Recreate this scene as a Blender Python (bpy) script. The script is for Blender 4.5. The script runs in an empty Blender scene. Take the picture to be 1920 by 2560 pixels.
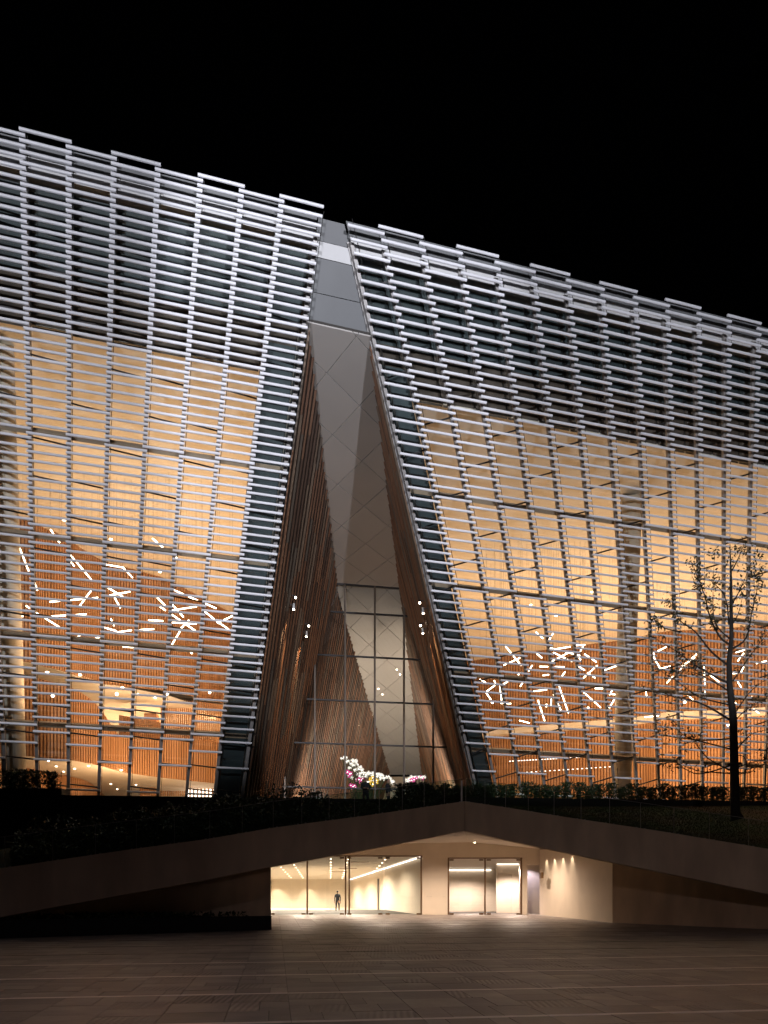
import bpy, bmesh, math, random
from mathutils import Vector as V, Matrix

random.seed(11)
S = bpy.context.scene
COL = S.collection
ZC, H, F = 1.72, 2240.0, 1920.0        # eye height, horizon row and focal length (pixels of the 1920 x 2560 photograph)

# ------------------------------------------------------------------ camera
cam = bpy.data.cameras.new('camera')
cam.sensor_fit = 'HORIZONTAL'; cam.sensor_width = 36; cam.lens = 36
cam.shift_y = (H - 1280) / 1920
cam.clip_start = .1; cam.clip_end = 4000
co = bpy.data.objects.new('camera', cam); COL.objects.link(co)
co.location = (0, 0, ZC); co.rotation_euler = (math.pi / 2, 0, 0)
S.camera = co

# ------------------------------------------------------------------ night sky
w = bpy.data.worlds.new('World'); S.world = w; w.use_nodes = True
nt = w.node_tree; bg = nt.nodes['Background']
sky = nt.nodes.new('ShaderNodeTexSky'); sky.sky_type = 'NISHITA'; sky.sun_disc = False
sky.sun_elevation = math.radians(-4); sky.sun_rotation = math.radians(200)
nt.links.new(sky.outputs[0], bg.inputs[0]); bg.inputs[1].default_value = .008

# ------------------------------------------------------------------ big lights
def light(name, kind, loc, energy, color, target=None, size=.1, angle=60, blend=.5, size_y=None):
    l = bpy.data.lights.new(name, kind); l.energy = energy; l.color = color
    if kind == 'AREA':
        l.shape = 'RECTANGLE'; l.size = size; l.size_y = size_y or size
    else:
        l.shadow_soft_size = size
    if kind == 'SPOT':
        l.spot_size = math.radians(angle); l.spot_blend = blend
    o = bpy.data.objects.new(name, l); COL.objects.link(o); o.location = loc
    if target is not None:
        o.rotation_euler = (V(target) - V(loc)).to_track_quat('-Z', 'Y').to_euler()
    return o

COOL = (.90, .91, 1.0)
WARM = (1.0, .61, .32)
# facade floodlight on a mast in the square, in front and to the right
light('floodlight', 'SPOT', (9, -3, 15.8), 41000, COOL, (7.5, 38, 25.8), .16, 54, .2)
light('floodlight', 'SPOT', (-6, -6, 15.5), 35000, COOL, (-11.5, 30, 25.6), .16, 51, .2)  # added flood from the left, makes up for the dimmer left wing
# square lamps above and behind the camera
light('square_lamp', 'SPOT', (11, -25, 7.5), 3900, (1.0, .80, .78), (13, 24, 2.5), .5, 46, .9)
light('square_lamp', 'SPOT', (-2, 8, 15.0), 520, (.98, .78, .86), (-1, 14, 0), .5, 115, .9)

S.view_settings.view_transform = 'Standard'; S.view_settings.look = 'None'
S.view_settings.exposure = 0; S.view_settings.gamma = 1; S.view_settings.use_curve_mapping = False
S.cycles.use_denoising = True
S.cycles.max_bounces = 8; S.cycles.transparent_max_bounces = 24; S.cycles.diffuse_bounces = 4
S.cycles.glossy_bounces = 3; S.cycles.transmission_bounces = 4
S.cycles.sample_clamp_indirect = 4; S.cycles.caustics_reflective = False; S.cycles.caustics_refractive = False

# ------------------------------------------------------------------ helpers
def P(px, py, Y):
    return V(((px - 960) / F * Y, Y, ZC + (H - py) / F * Y))

class MB:
    def __init__(s): s.v = []; s.f = []; s.m = []
    def face(s, pts, m=0):
        b = len(s.v); s.v += [V(p) for p in pts]; s.f.append(tuple(range(b, b + len(pts)))); s.m.append(m)
    def box(s, c, hx, hy, hz, m=0):            # centre and three half-axis vectors
        c, hx, hy, hz = V(c), V(hx), V(hy), V(hz); b = len(s.v)
        for k in (-1, 1):
            for j in (-1, 1):
                for i in (-1, 1): s.v.append(c + hx * i + hy * j + hz * k)
        for q in ((0,2,3,1),(4,5,7,6),(0,1,5,4),(2,6,7,3),(0,4,6,2),(1,3,7,5)):
            s.f.append(tuple(b + i for i in q)); s.m.append(m)
        return s
    def aabb(s, a, b, m=0):
        a, b = V(a), V(b); c = (a + b) / 2; d = (b - a) / 2
        return s.box(c, (d.x,0,0), (0,d.y,0), (0,0,d.z), m)
    def bar(s, a, b, wv, tv, m=0):             # bar from a to b, half-width vectors wv and tv
        a, b = V(a), V(b); return s.box((a + b) / 2, wv, tv, (b - a) / 2, m)
    def prism(s, pts, vec, m=0, m_side=None):
        vec = V(vec); n = len(pts); b = len(s.v); ms = m if m_side is None else m_side
        s.v += [V(p) for p in pts] + [V(p) + vec for p in pts]
        s.f.append(tuple(range(b, b + n))); s.m.append(m)
        s.f.append(tuple(range(b + 2 * n - 1, b + n - 1, -1))); s.m.append(m)
        for i in range(n):
            j = (i + 1) % n
            s.f.append((b + i, b + n + i, b + n + j, b + j)); s.m.append(ms)
        return s
    def tube(s, pts, rad, n=6, caps=True, m=0):
        pts = [V(p) for p in pts]; b = len(s.v)
        if not isinstance(rad, (list, tuple)): rad = [rad] * len(pts)
        for i, p in enumerate(pts):
            d = (pts[min(i + 1, len(pts) - 1)] - pts[max(i - 1, 0)]).normalized()
            x = d.orthogonal().normalized() if i == 0 else (x - d * x.dot(d)).normalized()
            y = d.cross(x)
            for k in range(n):
                t = 2 * math.pi * k / n
                s.v.append(p + (x * math.cos(t) + y * math.sin(t)) * rad[i])
        for i in range(len(pts) - 1):
            for k in range(n):
                q = b + i * n; j = (k + 1) % n
                s.f.append((q + k, q + j, q + n + j, q + n + k)); s.m.append(m)
        if caps:
            s.f.append(tuple(b + k for k in reversed(range(n)))); s.m.append(m)
            q = b + (len(pts) - 1) * n
            s.f.append(tuple(q + k for k in range(n))); s.m.append(m)
        return s
    def ball(s, c, r, m=0, seg=8, ring=6):
        c = V(c); r = V((r, r, r)) if not hasattr(r, '__len__') else V(r); b = len(s.v)
        for i in range(ring + 1):
            t = math.pi * i / ring
            for k in range(seg):
                p = 2 * math.pi * k / seg
                s.v.append(c + V((r.x * math.sin(t) * math.cos(p), r.y * math.sin(t) * math.sin(p), r.z * math.cos(t))))
        for i in range(ring):
            for k in range(seg):
                j = (k + 1) % seg; q = b + i * seg
                s.f.append((q + k, q + seg + k, q + seg + j, q + j)); s.m.append(m)
        return s
    def mesh(s, name, mats, org=V((0,0,0)), smooth=False):
        me = bpy.data.meshes.new(name)
        me.from_pydata([tuple(p - org) for p in s.v], [], s.f)
        for mt in (mats if isinstance(mats, (list, tuple)) else [mats]): me.materials.append(mt)
        me.polygons.foreach_set('material_index', s.m)
        if smooth: me.polygons.foreach_set('use_smooth', [True] * len(me.polygons))
        me.update(); return me
    def build(s, name, mats, parent=None, smooth=False):
        org = V((0,0,0)); q = parent
        while q is not None: org += q.location; q = q.parent
        return link(name, s.mesh(name, mats, org, smooth), parent)

def link(name, data, parent=None, loc=None):
    o = bpy.data.objects.new(name, data); COL.objects.link(o)
    o.parent = parent
    if loc is not None: o.location = loc
    return o
def tag(o, label=None, cat=None, group=None, kind=None):
    if label: o['label'] = label
    if cat: o['category'] = cat
    if group: o['group'] = group
    if kind: o['kind'] = kind
    return o
def thing(name, loc, label, cat, group=None):
    o = link(name, None, None, V(loc)); o.empty_display_size = .3
    return tag(o, label, cat, group)
def clip(poly, a, b):                          # keep the part of a 2D polygon left of a->b
    out = []
    def side(p): return (b[0]-a[0])*(p[1]-a[1]) - (b[1]-a[1])*(p[0]-a[0])
    for i in range(len(poly)):
        p, q = poly[i], poly[(i + 1) % len(poly)]; sp, sq = side(p), side(q)
        if sp >= 0: out.append(p)
        if (sp > 0 and sq < 0) or (sp < 0 and sq > 0):
            t = sp / (sp - sq); out.append((p[0] + (q[0]-p[0])*t, p[1] + (q[1]-p[1])*t))
    return out
def clip_convex(poly, conv):                   # conv counter-clockwise
    for i in range(len(conv)):
        poly = clip(poly, conv[i], conv[(i + 1) % len(conv)])
        if len(poly) < 3: return []
    return poly
def area2(p): return abs(sum(p[i][0]*p[(i+1)%len(p)][1] - p[(i+1)%len(p)][0]*p[i][1] for i in range(len(p)))) / 2
def interp(x, xs):
    if x <= xs[0][0]: return xs[0][1]
    for (a, va), (b, vb) in zip(xs, xs[1:]):
        if x <= b: return va + (vb - va) * (x - a) / (b - a)
    return xs[-1][1]

# ------------------------------------------------------------------ materials
def mat(name, col, rough=.6, metal=0, var=.0, scale=3., stretch=(1,1,1), bump=0., bscale=30., rnd=0., spec=.5, emit=None, estr=0., col2=None):
    m = bpy.data.materials.new(name); m.use_nodes = True
    t = m.node_tree; b = t.nodes['Principled BSDF']
    b.inputs['Roughness'].default_value = rough; b.inputs['Metallic'].default_value = metal
    b.inputs['Specular IOR Level'].default_value = spec
    c4 = (*col, 1)
    b.inputs['Base Color'].default_value = c4
    if var or rnd or bump:
        tc = t.nodes.new('ShaderNodeTexCoord'); mp = t.nodes.new('ShaderNodeMapping'); mp.inputs['Scale'].default_value = stretch
        t.links.new(tc.outputs['Object'], mp.inputs[0])
    if var or rnd:
        n = t.nodes.new('ShaderNodeTexNoise'); n.inputs['Scale'].default_value = scale; n.inputs['Detail'].default_value = 5
        t.links.new(mp.outputs[0], n.inputs['Vector'])
        hv = t.nodes.new('ShaderNodeHueSaturation'); 
        mr = t.nodes.new('ShaderNodeMapRange'); mr.inputs['From Min'].default_value = .25; mr.inputs['From Max'].default_value = .75
        mr.inputs['To Min'].default_value = 1 - var; mr.inputs['To Max'].default_value = 1 + var
        t.links.new(n.outputs['Fac'], mr.inputs['Value']); val = mr.outputs[0]
        if rnd:
            oi = t.nodes.new('ShaderNodeObjectInfo'); m2 = t.nodes.new('ShaderNodeMapRange')
            m2.inputs['To Min'].default_value = 1 - rnd; m2.inputs['To Max'].default_value = 1 + rnd
            t.links.new(oi.outputs['Random'], m2.inputs['Value'])
            mu = t.nodes.new('ShaderNodeMath'); mu.operation = 'MULTIPLY'
            t.links.new(val, mu.inputs[0]); t.links.new(m2.outputs[0], mu.inputs[1]); val = mu.outputs[0]
            ad = t.nodes.new('ShaderNodeVectorMath'); ad.operation = 'SCALE'; cb = t.nodes.new('ShaderNodeCombineXYZ')
            for i in range(3): t.links.new(oi.outputs['Random'], cb.inputs[i])
            t.links.new(cb.outputs[0], ad.inputs[0]); ad.inputs['Scale'].default_value = 57
            t.links.new(ad.outputs[0], mp.inputs['Location'])
        if col2:
            mx = t.nodes.new('ShaderNodeMix'); mx.data_type = 'RGBA'; n2 = t.nodes.new('ShaderNodeTexNoise')
            n2.inputs['Scale'].default_value = scale * .37; t.links.new(mp.outputs[0], n2.inputs['Vector'])
            cr = t.nodes.new('ShaderNodeMapRange'); cr.inputs['From Min'].default_value = .42; cr.inputs['From Max'].default_value = .6
            t.links.new(n2.outputs['Fac'], cr.inputs['Value']); t.links.new(cr.outputs[0], mx.inputs[0])
            mx.inputs[6].default_value = c4; mx.inputs[7].default_value = (*col2, 1)
            t.links.new(mx.outputs[2], hv.inputs['Color'])
        else: hv.inputs['Color'].default_value = c4
        t.links.new(val, hv.inputs['Value']); t.links.new(hv.outputs[0], b.inputs['Base Color'])
    if bump:
        nb = t.nodes.new('ShaderNodeTexNoise'); nb.inputs['Scale'].default_value = bscale; nb.inputs['Detail'].default_value = 4
        t.links.new(mp.outputs[0], nb.inputs['Vector'])
        bp = t.nodes.new('ShaderNodeBump'); bp.inputs['Strength'].default_value = bump; bp.inputs['Distance'].default_value = .02
        t.links.new(nb.outputs['Fac'], bp.inputs['Height']); t.links.new(bp.outputs[0], b.inputs['Normal'])
    if emit:
        b.inputs['Emission Color'].default_value = (*emit, 1); b.inputs['Emission Strength'].default_value = estr
    return m
def glass(name, tint, refl=.06, rough=.02, dirt=0.):
    m = bpy.data.materials.new(name); m.use_nodes = True; t = m.node_tree; t.nodes.clear()
    o = t.nodes.new('ShaderNodeOutputMaterial'); tr = t.nodes.new('ShaderNodeBsdfTransparent'); gl = t.nodes.new('ShaderNodeBsdfGlossy')
    tr.inputs[0].default_value = (*tint, 1); gl.inputs['Roughness'].default_value = rough
    fr = t.nodes.new('ShaderNodeFresnel'); fr.inputs[0].default_value = 1.45; mx = t.nodes.new('ShaderNodeMixShader')
    mu = t.nodes.new('ShaderNodeMath'); mu.operation = 'MULTIPLY_ADD'; mu.inputs[1].default_value = .7; mu.inputs[2].default_value = refl
    t.links.new(fr.outputs[0], mu.inputs[0]); t.links.new(mu.outputs[0], mx.inputs[0])
    t.links.new(tr.outputs[0], mx.inputs[1]); t.links.new(gl.outputs[0], mx.inputs[2]); last = mx
    if dirt:
        df = t.nodes.new('ShaderNodeBsdfDiffuse'); df.inputs[0].default_value = (.55,.58,.57,1); m2 = t.nodes.new('ShaderNodeMixShader')
        tc = t.nodes.new('ShaderNodeTexCoord'); n = t.nodes.new('ShaderNodeTexNoise'); n.inputs['Scale'].default_value = 1.3; n.inputs['Detail'].default_value = 6
        t.links.new(tc.outputs['Object'], n.inputs['Vector']); mr = t.nodes.new('ShaderNodeMapRange')
        mr.inputs['From Min'].default_value = .35; mr.inputs['From Max'].default_value = .8; mr.inputs['To Min'].default_value = dirt * .4; mr.inputs['To Max'].default_value = dirt
        t.links.new(n.outputs['Fac'], mr.inputs['Value']); t.links.new(mr.outputs[0], m2.inputs[0])
        t.links.new(mx.outputs[0], m2.inputs[1]); t.links.new(df.outputs[0], m2.inputs[2]); last = m2
    t.links.new(last.outputs[0], o.inputs[0]); return m
def emission(name, col, strength):
    m = bpy.data.materials.new(name); m.use_nodes = True; t = m.node_tree; t.nodes.clear()
    o = t.nodes.new('ShaderNodeOutputMaterial'); e = t.nodes.new('ShaderNodeEmission')
    e.inputs[0].default_value = (*col, 1); e.inputs[1].default_value = strength
    t.links.new(e.outputs[0], o.inputs[0]); return m

M = dict(
    rod=mat('rod_aluminium', (.80,.80,.84), .45, .0, var=.05, scale=2, rnd=.06),
    steel=mat('mullion_steel', (.33,.315,.305), .45, .3, var=.1, scale=1.2),
    dark=mat('dark_metal', (.03,.028,.028), .5, .3),
    beam=mat('beam_paint', (.32,.25,.18), .6, var=.08),
    pglass=glass('facade_glass', (.92,.935,.91), .05, .004, dirt=.012),
    rglass=glass('railing_glass', (.84,.92,.88), .03, .02, dirt=.02),
    hglass=glass('hall_glass', (.88,.87,.84), .04, .02, dirt=.015),
    dglass=glass('door_glass', (.96,.97,.96), .02, .01),
    gpanel=mat('grey_panel', (.14,.145,.15), .55, var=.06, scale=.8),
    wpanel=mat('white_panel', (.56,.56,.56), .5, var=.05, scale=1.5),
    plenum=mat('plenum_shade_sheet', (.033,.052,.060), .6, var=.35, scale=.7, stretch=(1,1,2.5)),  # dark teal stands for unlit space above the ceiling; also on the edge bay
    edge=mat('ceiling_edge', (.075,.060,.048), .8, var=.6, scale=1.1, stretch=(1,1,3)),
    ceil=mat('ceiling_paint', (.78,.72,.62), .75, var=.03, scale=.6),
    cream=mat('cream_plaster', (.80,.74,.64), .75, var=.03, scale=.8),
    wood=mat('slat_wood', (.49,.26,.125), .5, var=.22, scale=2.2, stretch=(1.2,1.2,.12)),
    bronzed=mat('bronze_mullion', (.13,.10,.075), .5, .2),
    colm=mat('column_plaster', (.52,.44,.34), .7, var=.05),
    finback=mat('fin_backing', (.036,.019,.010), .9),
    woodback=mat('slat_backing', (.26,.12,.055), .8),
    stone=mat('portal_limestone', (.66,.52,.38), .65, var=.15, scale=1.6, stretch=(1,1,.35), bump=.15, bscale=9, col2=(.55,.42,.305)),
    stonein=mat('hall_limestone', (.70,.61,.49), .55, var=.05, scale=1.2, bump=.05, bscale=7),
    soffitp=mat('soffit_panel', (.47,.445,.42), .6, var=.04, scale=.5, rnd=.05),
    joint=mat('panel_joint', (.05,.045,.04), .8),
    dstone=mat('dark_granite', (.018,.018,.02), .55, var=.3, scale=4),
    step=mat('step_granite', (.012,.012,.013), .6, var=.2, scale=3),
    coping=mat('coping_stone', (.22,.19,.17), .6, var=.15, scale=4),
    floor=mat('hall_floor', (.74,.66,.56), .25, var=.04, scale=1.5),
    soil=mat('soil', (.03,.022,.015), .95, var=.3, scale=5, bump=.4),
    grass=mat('lawn_grass', (.045,.060,.014), .9, var=.45, scale=1.3, bump=.6, bscale=60, col2=(.085,.058,.022)),
    leaf=mat('hedge_leaf', (.035,.055,.018), .55, var=.4, scale=3),
    shrub=mat('shrub_leaf', (.03,.045,.014), .6, var=.45, scale=2.5),
    tleaf=mat('tree_leaf', (.022,.026,.010), .6, var=.3, scale=4),
    bark=mat('tree_bark', (.016,.013,.011), .9, var=.35, scale=9, stretch=(1,1,.3), bump=.6, bscale=25),
    tube=emission('led_tube', (1.0,.80,.58), 15),
    strip=emission('led_strip', (1.0,.86,.76), 4.5),
    lens=emission('lamp_lens', (1.0,.80,.58), 22),
    display=emission('lit_display', (1.0,.84,.68), 4.5),
    bronze=mat('bronze_frame', (.20,.12,.06), .35, .8),
    cloth=mat('dark_cloth', (.02,.021,.026), .85, var=.2, scale=9),
    skin=mat('skin', (.42,.25,.17), .55), hair=mat('hair', (.01,.009,.008), .6),
    stem=mat('stem_green', (.05,.09,.03), .5),
)
FIN = [mat('fin_wood_%s' % n, c, .55, var=.16, scale=3, stretch=(1.5,1.5,.15)) for n, c in
       (('oak',(.165,.074,.033)), ('walnut',(.072,.032,.014)), ('ash',(.145,.09,.053)), ('teak',(.14,.056,.022)), ('grey',(.094,.066,.044)))]

# ------------------------------------------------------------------ levels
ZP = 6.5                                        # upper terrace
def GZ(y): return .0105 * y - .02               # paved square rises gently towards the doors

# ------------------------------------------------------------------ facade plane: leans out over the square
A_, Y0 = .2936, 47.0
MXL = (164 - 960) / F; MZL = (5350 - H) / F
K_ = (1 - A_ * MXL) / MZL
MZR = (1 - A_ * .404) / K_
U = V((1, A_, 0)).normalized()
N = V((A_, -1, -K_)).normalized()               # outward, towards the square and down
O0 = V((0, Y0, ZP))
UPL = V((-MXL / MZL, -1 / MZL, 1)); UPR = V((-.404 / MZR, -1 / MZR, 1)) - U * .033
def PF(px, py, off=0.):
    rx, rz = (px - 960) / F, (H - py) / F
    y = (Y0 - K_ * (ZC - ZP)) / (1 - A_ * rx + K_ * rz)
    return V((rx * y, y, ZC + rz * y)) + N * off
def pixel(p): return (960 + p.x / p.y * F, H - (p.z - ZC) / p.y * F)
class Wing:
    def __init__(s, up, s_list): s.up = up; s.s = s_list
    def pt(s, u, z, off=0.): return O0 + U * u + s.up * (z - ZP) + N * off
WL = Wing(UPL, [-8.72 - 1.54 * i for i in range(0, 11)])        # 0 is the edge of the opening, going left
WR = Wing(UPR, [6.59, 7.95] + [7.95 + 1.69 * i for i in range(1, 14)])
ZTOP, ZBAND0, ZBAND1, ZCEIL = 29.0, 28.22, 28.62, 24.95

# rows of rods: dense at the top, sparse near the ground
py, rows = 1963.7, []
first = [1963.7, 1892, 1852, 1823.6, 1807.6, 1788, 1774, 1755]
rows = [PF(150, q).z for q in first]; py = 1755
while True:
    py -= .5 * interp(py, [(360, 27), (600, 25.5), (900, 23.5), (1221, 22), (1698, 23.5), (1760, 27)])
    z = PF(150, py).z
    if z > 29.12: break
    rows.append(z)
rowsL = rows
rowsR = [8.3, 9.49, 10.42, 10.93, 11.3]
while rowsR[-1] < 28.95: rowsR.append(rowsR[-1] + .5 * interp(rowsR[-1], [(11, .48), (12, .44), (14, .41), (19.5, .375), (24, .355), (29, .335)]))

def facade(wing, rows, parity, name, label, cat, sgn):
    s = wing.s; base = wing.pt(s[0], ZP)
    root = thing(name, base, label, cat)
    # mullions (one shared mesh) with a thin hanger rod in front
    top = wing.up * (ZTOP - .55 - ZP)
    mb = MB(); mb.bar((0,0,0), top, U * .082, N * .09); mm = mb.mesh('mullion', M['steel'])
    mb = MB(); mb.tube([V((0,0,0)), wing.up * (ZTOP + .02 - ZP)], .014, 5); hm = mb.mesh('hanger_rod', M['dark'])
    for i, u in enumerate(s):
        link('mullion', mm, root, wing.pt(u, ZP) - base)
        link('hanger_rod', hm, root, wing.pt(u + sgn * .02 + .17, ZP, .32) - base)
    mb = MB(); mb.bar((0,0,0), wing.up * (ZTOP - .55 - ZP), U * .10, N * .05)
    link('edge_trim', mb.mesh('edge_trim', M['steel']), root, wing.pt(s[0] - sgn * .05, ZP, -.2) - base)
    # rods
    cand = []
    for i in range(len(s) - 1):
        a, b = sorted((s[i], s[i + 1])); wdt = (b - a) * 1.13
        for k, z in enumerate(rows):
            if (k + i + parity) % 2: continue
            c = wing.pt((a + b) / 2, z, .42); q = pixel(c)
            inv = -120 < q[0] < 2040
            if not inv: continue
            cand.append((wdt, c, c.y))
    cand.sort(key=lambda t: t[2])
    meshes = {}
    def rod_into(mb, c, wdt):
        h = U * wdt / 2; mb.tube([c - h, c + h], .058, 12)
    for j, (wdt, c, y) in enumerate(cand[:300]):
        key = round(wdt, 3)
        if key not in meshes:
            mb = MB(); rod_into(mb, V((0,0,0)), wdt); meshes[key] = mb.mesh('rod', M['rod'])
        link('rod', meshes[key], root, c - base)
    if len(cand) > 300:
        mb = MB()
        for wdt, c, y in cand[300:]: rod_into(mb, c, wdt)
        tag(mb.build('lower_rods', M['rod'], root), kind='stuff')
    # little clips that carry each rod, joined
    mb = MB()
    for wdt, c, y in cand:
        for e in (-1, 1):
            p = c + U * (e * (wdt / 2 - .10)); mb.bar(p, p - N * .13, U * .012, wing.up.normalized() * .02)
    tag(mb.build('rod_clips', M['dark'], root), kind='stuff')
    # glass panes
    zs = [ZP + 1.22 * i for i in range(18)]
    zs = [z for z in zs if z < ZBAND0 - .3] + [ZBAND0]
    pm = {}
    for i in range(len(s) - 1):
        a, b = sorted((s[i], s[i + 1]))
        if pixel(wing.pt((a + b) / 2, 18))[0] < -160 or pixel(wing.pt((a + b) / 2, 18))[0] > 2080: continue
        for z0, z1 in zip(zs, zs[1:]):
            key = (round(b - a, 3), round(z1 - z0, 3))
            if key not in pm:
                mb = MB(); d = wing.up * (z1 - z0 - .02)
                mb.face([V((0,0,0)), U * (b - a), U * (b - a) + d, d]); pm[key] = mb.mesh('glass_pane', M['pglass'])
            link('glass_pane', pm[key], root, wing.pt(a, z0 + .01, -.06) - base)
    # dark bars in alternate panes
    bm_ = {}
    for i in range(len(s) - 1):
        a, b = sorted((s[i], s[i + 1]))
        for k, z in enumerate(zs[1:-1]):
            if (i + k) % 2 and sgn > 0: continue
            if sgn < 0 and (i * 7 + k * 3) % 5 > 2: continue
            key = round(b - a, 3)
            if key not in bm_:
                mb = MB(); mb.bar(U * .06, U * (b - a - .06) + wing.up * (.42 if sgn > 0 else -.10), wing.up.normalized() * .032, N * .03)
                bm_[key] = mb.mesh('brace_bar', M['dark'])
            link('brace_bar', bm_[key], root, wing.pt(a, z, -.02 if sgn > 0 else .0) - base)
    # horizontal structural beams behind the glass
    a, b = min(s), max(s)
    for z in (10.3, 14.05, 17.85, 21.3):
        mb = MB(); mb.bar(wing.pt(a, z, -.55), wing.pt(b, z, -.55), wing.up.normalized() * .13, N * .10)
        mb.build('beam', M['beam'], root)
    # parapet panels and the pale band under them, one of each per bay
    for i in range(len(s) - 1):
        a, b = sorted((s[i], s[i + 1]))
        for nm, z0, z1, mt, off in (('parapet_panel', ZBAND1, ZTOP - .02, 'gpanel', -.12), ('band_panel', ZBAND0 + .02, ZBAND1 - .02, 'wpanel', -.08)):
            pa = [wing.pt(a + .012, z0, off), wing.pt(b - .012, z0, off), wing.pt(b - .012, z1, off), wing.pt(a + .012, z1, off)]
            mb = MB(); mb.prism(pa, -N * .06); mb.build(nm, M[mt], root)
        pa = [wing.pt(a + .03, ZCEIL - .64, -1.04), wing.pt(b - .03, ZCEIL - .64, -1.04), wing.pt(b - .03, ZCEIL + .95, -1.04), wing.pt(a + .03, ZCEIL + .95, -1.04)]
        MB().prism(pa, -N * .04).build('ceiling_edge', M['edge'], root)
        # dark sheet in place of the unlit plenum above the ceiling
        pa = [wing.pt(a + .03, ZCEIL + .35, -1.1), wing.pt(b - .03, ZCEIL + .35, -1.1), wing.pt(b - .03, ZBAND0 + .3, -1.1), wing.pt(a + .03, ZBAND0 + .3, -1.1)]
        mb = MB(); mb.prism(pa, -N * .05); mb.build('plenum_shade_sheet', M['plenum'], root)
    # closed edge bay beside the opening: dark all the way down
    a, b = sorted((s[0], s[1]))
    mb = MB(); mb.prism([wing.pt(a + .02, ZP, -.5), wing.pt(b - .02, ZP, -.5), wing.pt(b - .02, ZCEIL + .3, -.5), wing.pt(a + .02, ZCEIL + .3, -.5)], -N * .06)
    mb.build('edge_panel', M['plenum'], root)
    # roof slab behind the parapet
    a, b = min(s), max(s)
    p0, p1 = wing.pt(a, ZTOP - .3, -.25), wing.pt(b, ZTOP - .3, -.25)
    mb = MB(); mb.prism([p0, p1, p1 + V((0,34,0)), p0 + V((0,34,0))], (0,0,-.2)); mb.build('roof', M['gpanel'], root)
    return root

left = facade(WL, rowsL, 1, 'glass_wing', 'leaning glass wing behind rows of white rods, left of the tall opening', 'building', -1)
right = facade(WR, rowsR, 1, 'glass_wing', 'leaning glass wing behind rows of white rods, right of the tall opening, behind the tree', 'building', 1)

# ------------------------------------------------------------------ interiors of the wings
def smooth_path(pts, n=8):
    out = []
    for i in range(len(pts) - 1):
        p0, p1, p2, p3 = pts[max(i-1,0)], pts[i], pts[i+1], pts[min(i+2,len(pts)-1)]
        for k in range(n):
            t = k / n
            out.append(tuple(.5*((2*b)+(-a+c)*t+(2*a-5*b+4*c-d)*t*t+(-a+3*b-3*c+d)*t**3) for a, b, c, d in zip(p0, p1, p2, p3)))
    out.append(tuple(pts[-1])); return out
def ribbed(name, path, root, pitch=.20, depth=.09, mats=None, extra=None):
    """path of (x, y, zbot, ztop): backing sheet with square wooden slats standing proud of it"""
    pts = smooth_path(path)
    mb = MB()
    for a, b in zip(pts, pts[1:]):
        mb.face([(a[0],a[1]+depth,a[2]), (b[0],b[1]+depth,b[2]), (b[0],b[1]+depth,b[3]), (a[0],a[1]+depth,a[3])], 1)
    L = 0.; nxt = 0.
    for a, b in zip(pts, pts[1:]):
        d = math.hypot(b[0]-a[0], b[1]-a[1])
        while nxt < L + d:
            t = (nxt - L) / d; c = [a[k] + (b[k]-a[k])*t for k in range(4)]
            tx = V((b[0]-a[0], b[1]-a[1], 0)).normalized(); ty = V((-tx.y, tx.x, 0))
            p = V((c[0], c[1], c[2])) ; q = V((c[0], c[1], c[3]))
            mb.bar(p, q, tx * pitch * .30, ty * depth * .5); nxt += pitch
        L += d
    o = mb.build(name, mats or [M['wood'], M['woodback']], root); return tag(o, kind='stuff')
def slab(name, poly, z0, z1, m, root):
    return MB().prism([(x, y, z0) for x, y in poly], (0,0,z1-z0)).build(name, m, root)
def at_z(px, py, z):                            # point on a horizontal level seen at a pixel
    y = (z - ZC) * F / (H - py); return ((px - 960) / F * y, y)

# --- left wing
ti = thing('glass_wing_interior', (-16, 55, ZP), 'warm lit atrium with curved wooden slat walls behind the left glass wing', 'interior')
ce = [PF(p, q) for p, q in ((-200, 760), (640, 914))]
c0, c1 = WL.pt(WL.s[-1], ZCEIL, -1.45), WL.pt(WL.s[0] - .25, ZCEIL, -1.45)
slab('ceiling', [(c0.x, c0.y), (c1.x, c1.y), (-6.0, 58), (-6.0, 84), (-34, 84), (c0.x - 6, c0.y + 4)], ZCEIL, ZCEIL + .1, M['ceil'], ti)
pathA = []
for px, q, zb in ((-60, 1285, 16.2), (72, 1302, 16.2), (110, 1320, 16.2), (156, 1340, 16.25), (250, 1398, 16.4), (350, 1428, 16.6), (420, 1450, 16.8), (506, 1495, 17.1), (582, 1533, 17.4), (650, 1560, 17.5)):
    x, y = at_z(px, q, ZCEIL); pathA.append((x, y, zb, ZCEIL - .01))
ribbed('wood_wall', pathA, ti)
slab('soffit', [(p[0], p[1] + .2) for p in pathA] + [(-9.2, 82), (-34, 82)], 16.22, 16.5, M['cream'], ti)
pathB = []
for px, t, b, Y in ((-40,1660,1880,46),(38,1681,1889,47.5),(160,1713,1907,49),(202,1732,1913,50),(236,1757,1919,51),(262,1790,1925,52),(295,1836,1932,53.5),(320,1846,1937,54.5),(420,1850,1945,57),(560,1850,1957,60)):
    p = P(px, t, Y); pathB.append((p.x, p.y, 10.45, p.z))
ribbed('wood_parapet', pathB, ti)
slab('gallery_slab', [(p[0], p[1] + .25) for p in pathB] + [(-9.2, 82), (-36, 82)], 10.47, 10.75, M['cream'], ti)
pathC = []
for px, q in ((-60, 1900), (51, 1917), (160, 1938), (207, 1949), (235, 1964), (253, 1981), (275, 2000)):
    x, y = at_z(px, q, 10.45); pathC.append((x, y, ZP, 10.44))
ribbed('wood_wall', pathC, ti)
slab('floor', [(-40, 42), (-9, 45), (-9, 84), (-40, 84)], ZP - .3, ZP - .01, M['floor'], ti)
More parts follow.
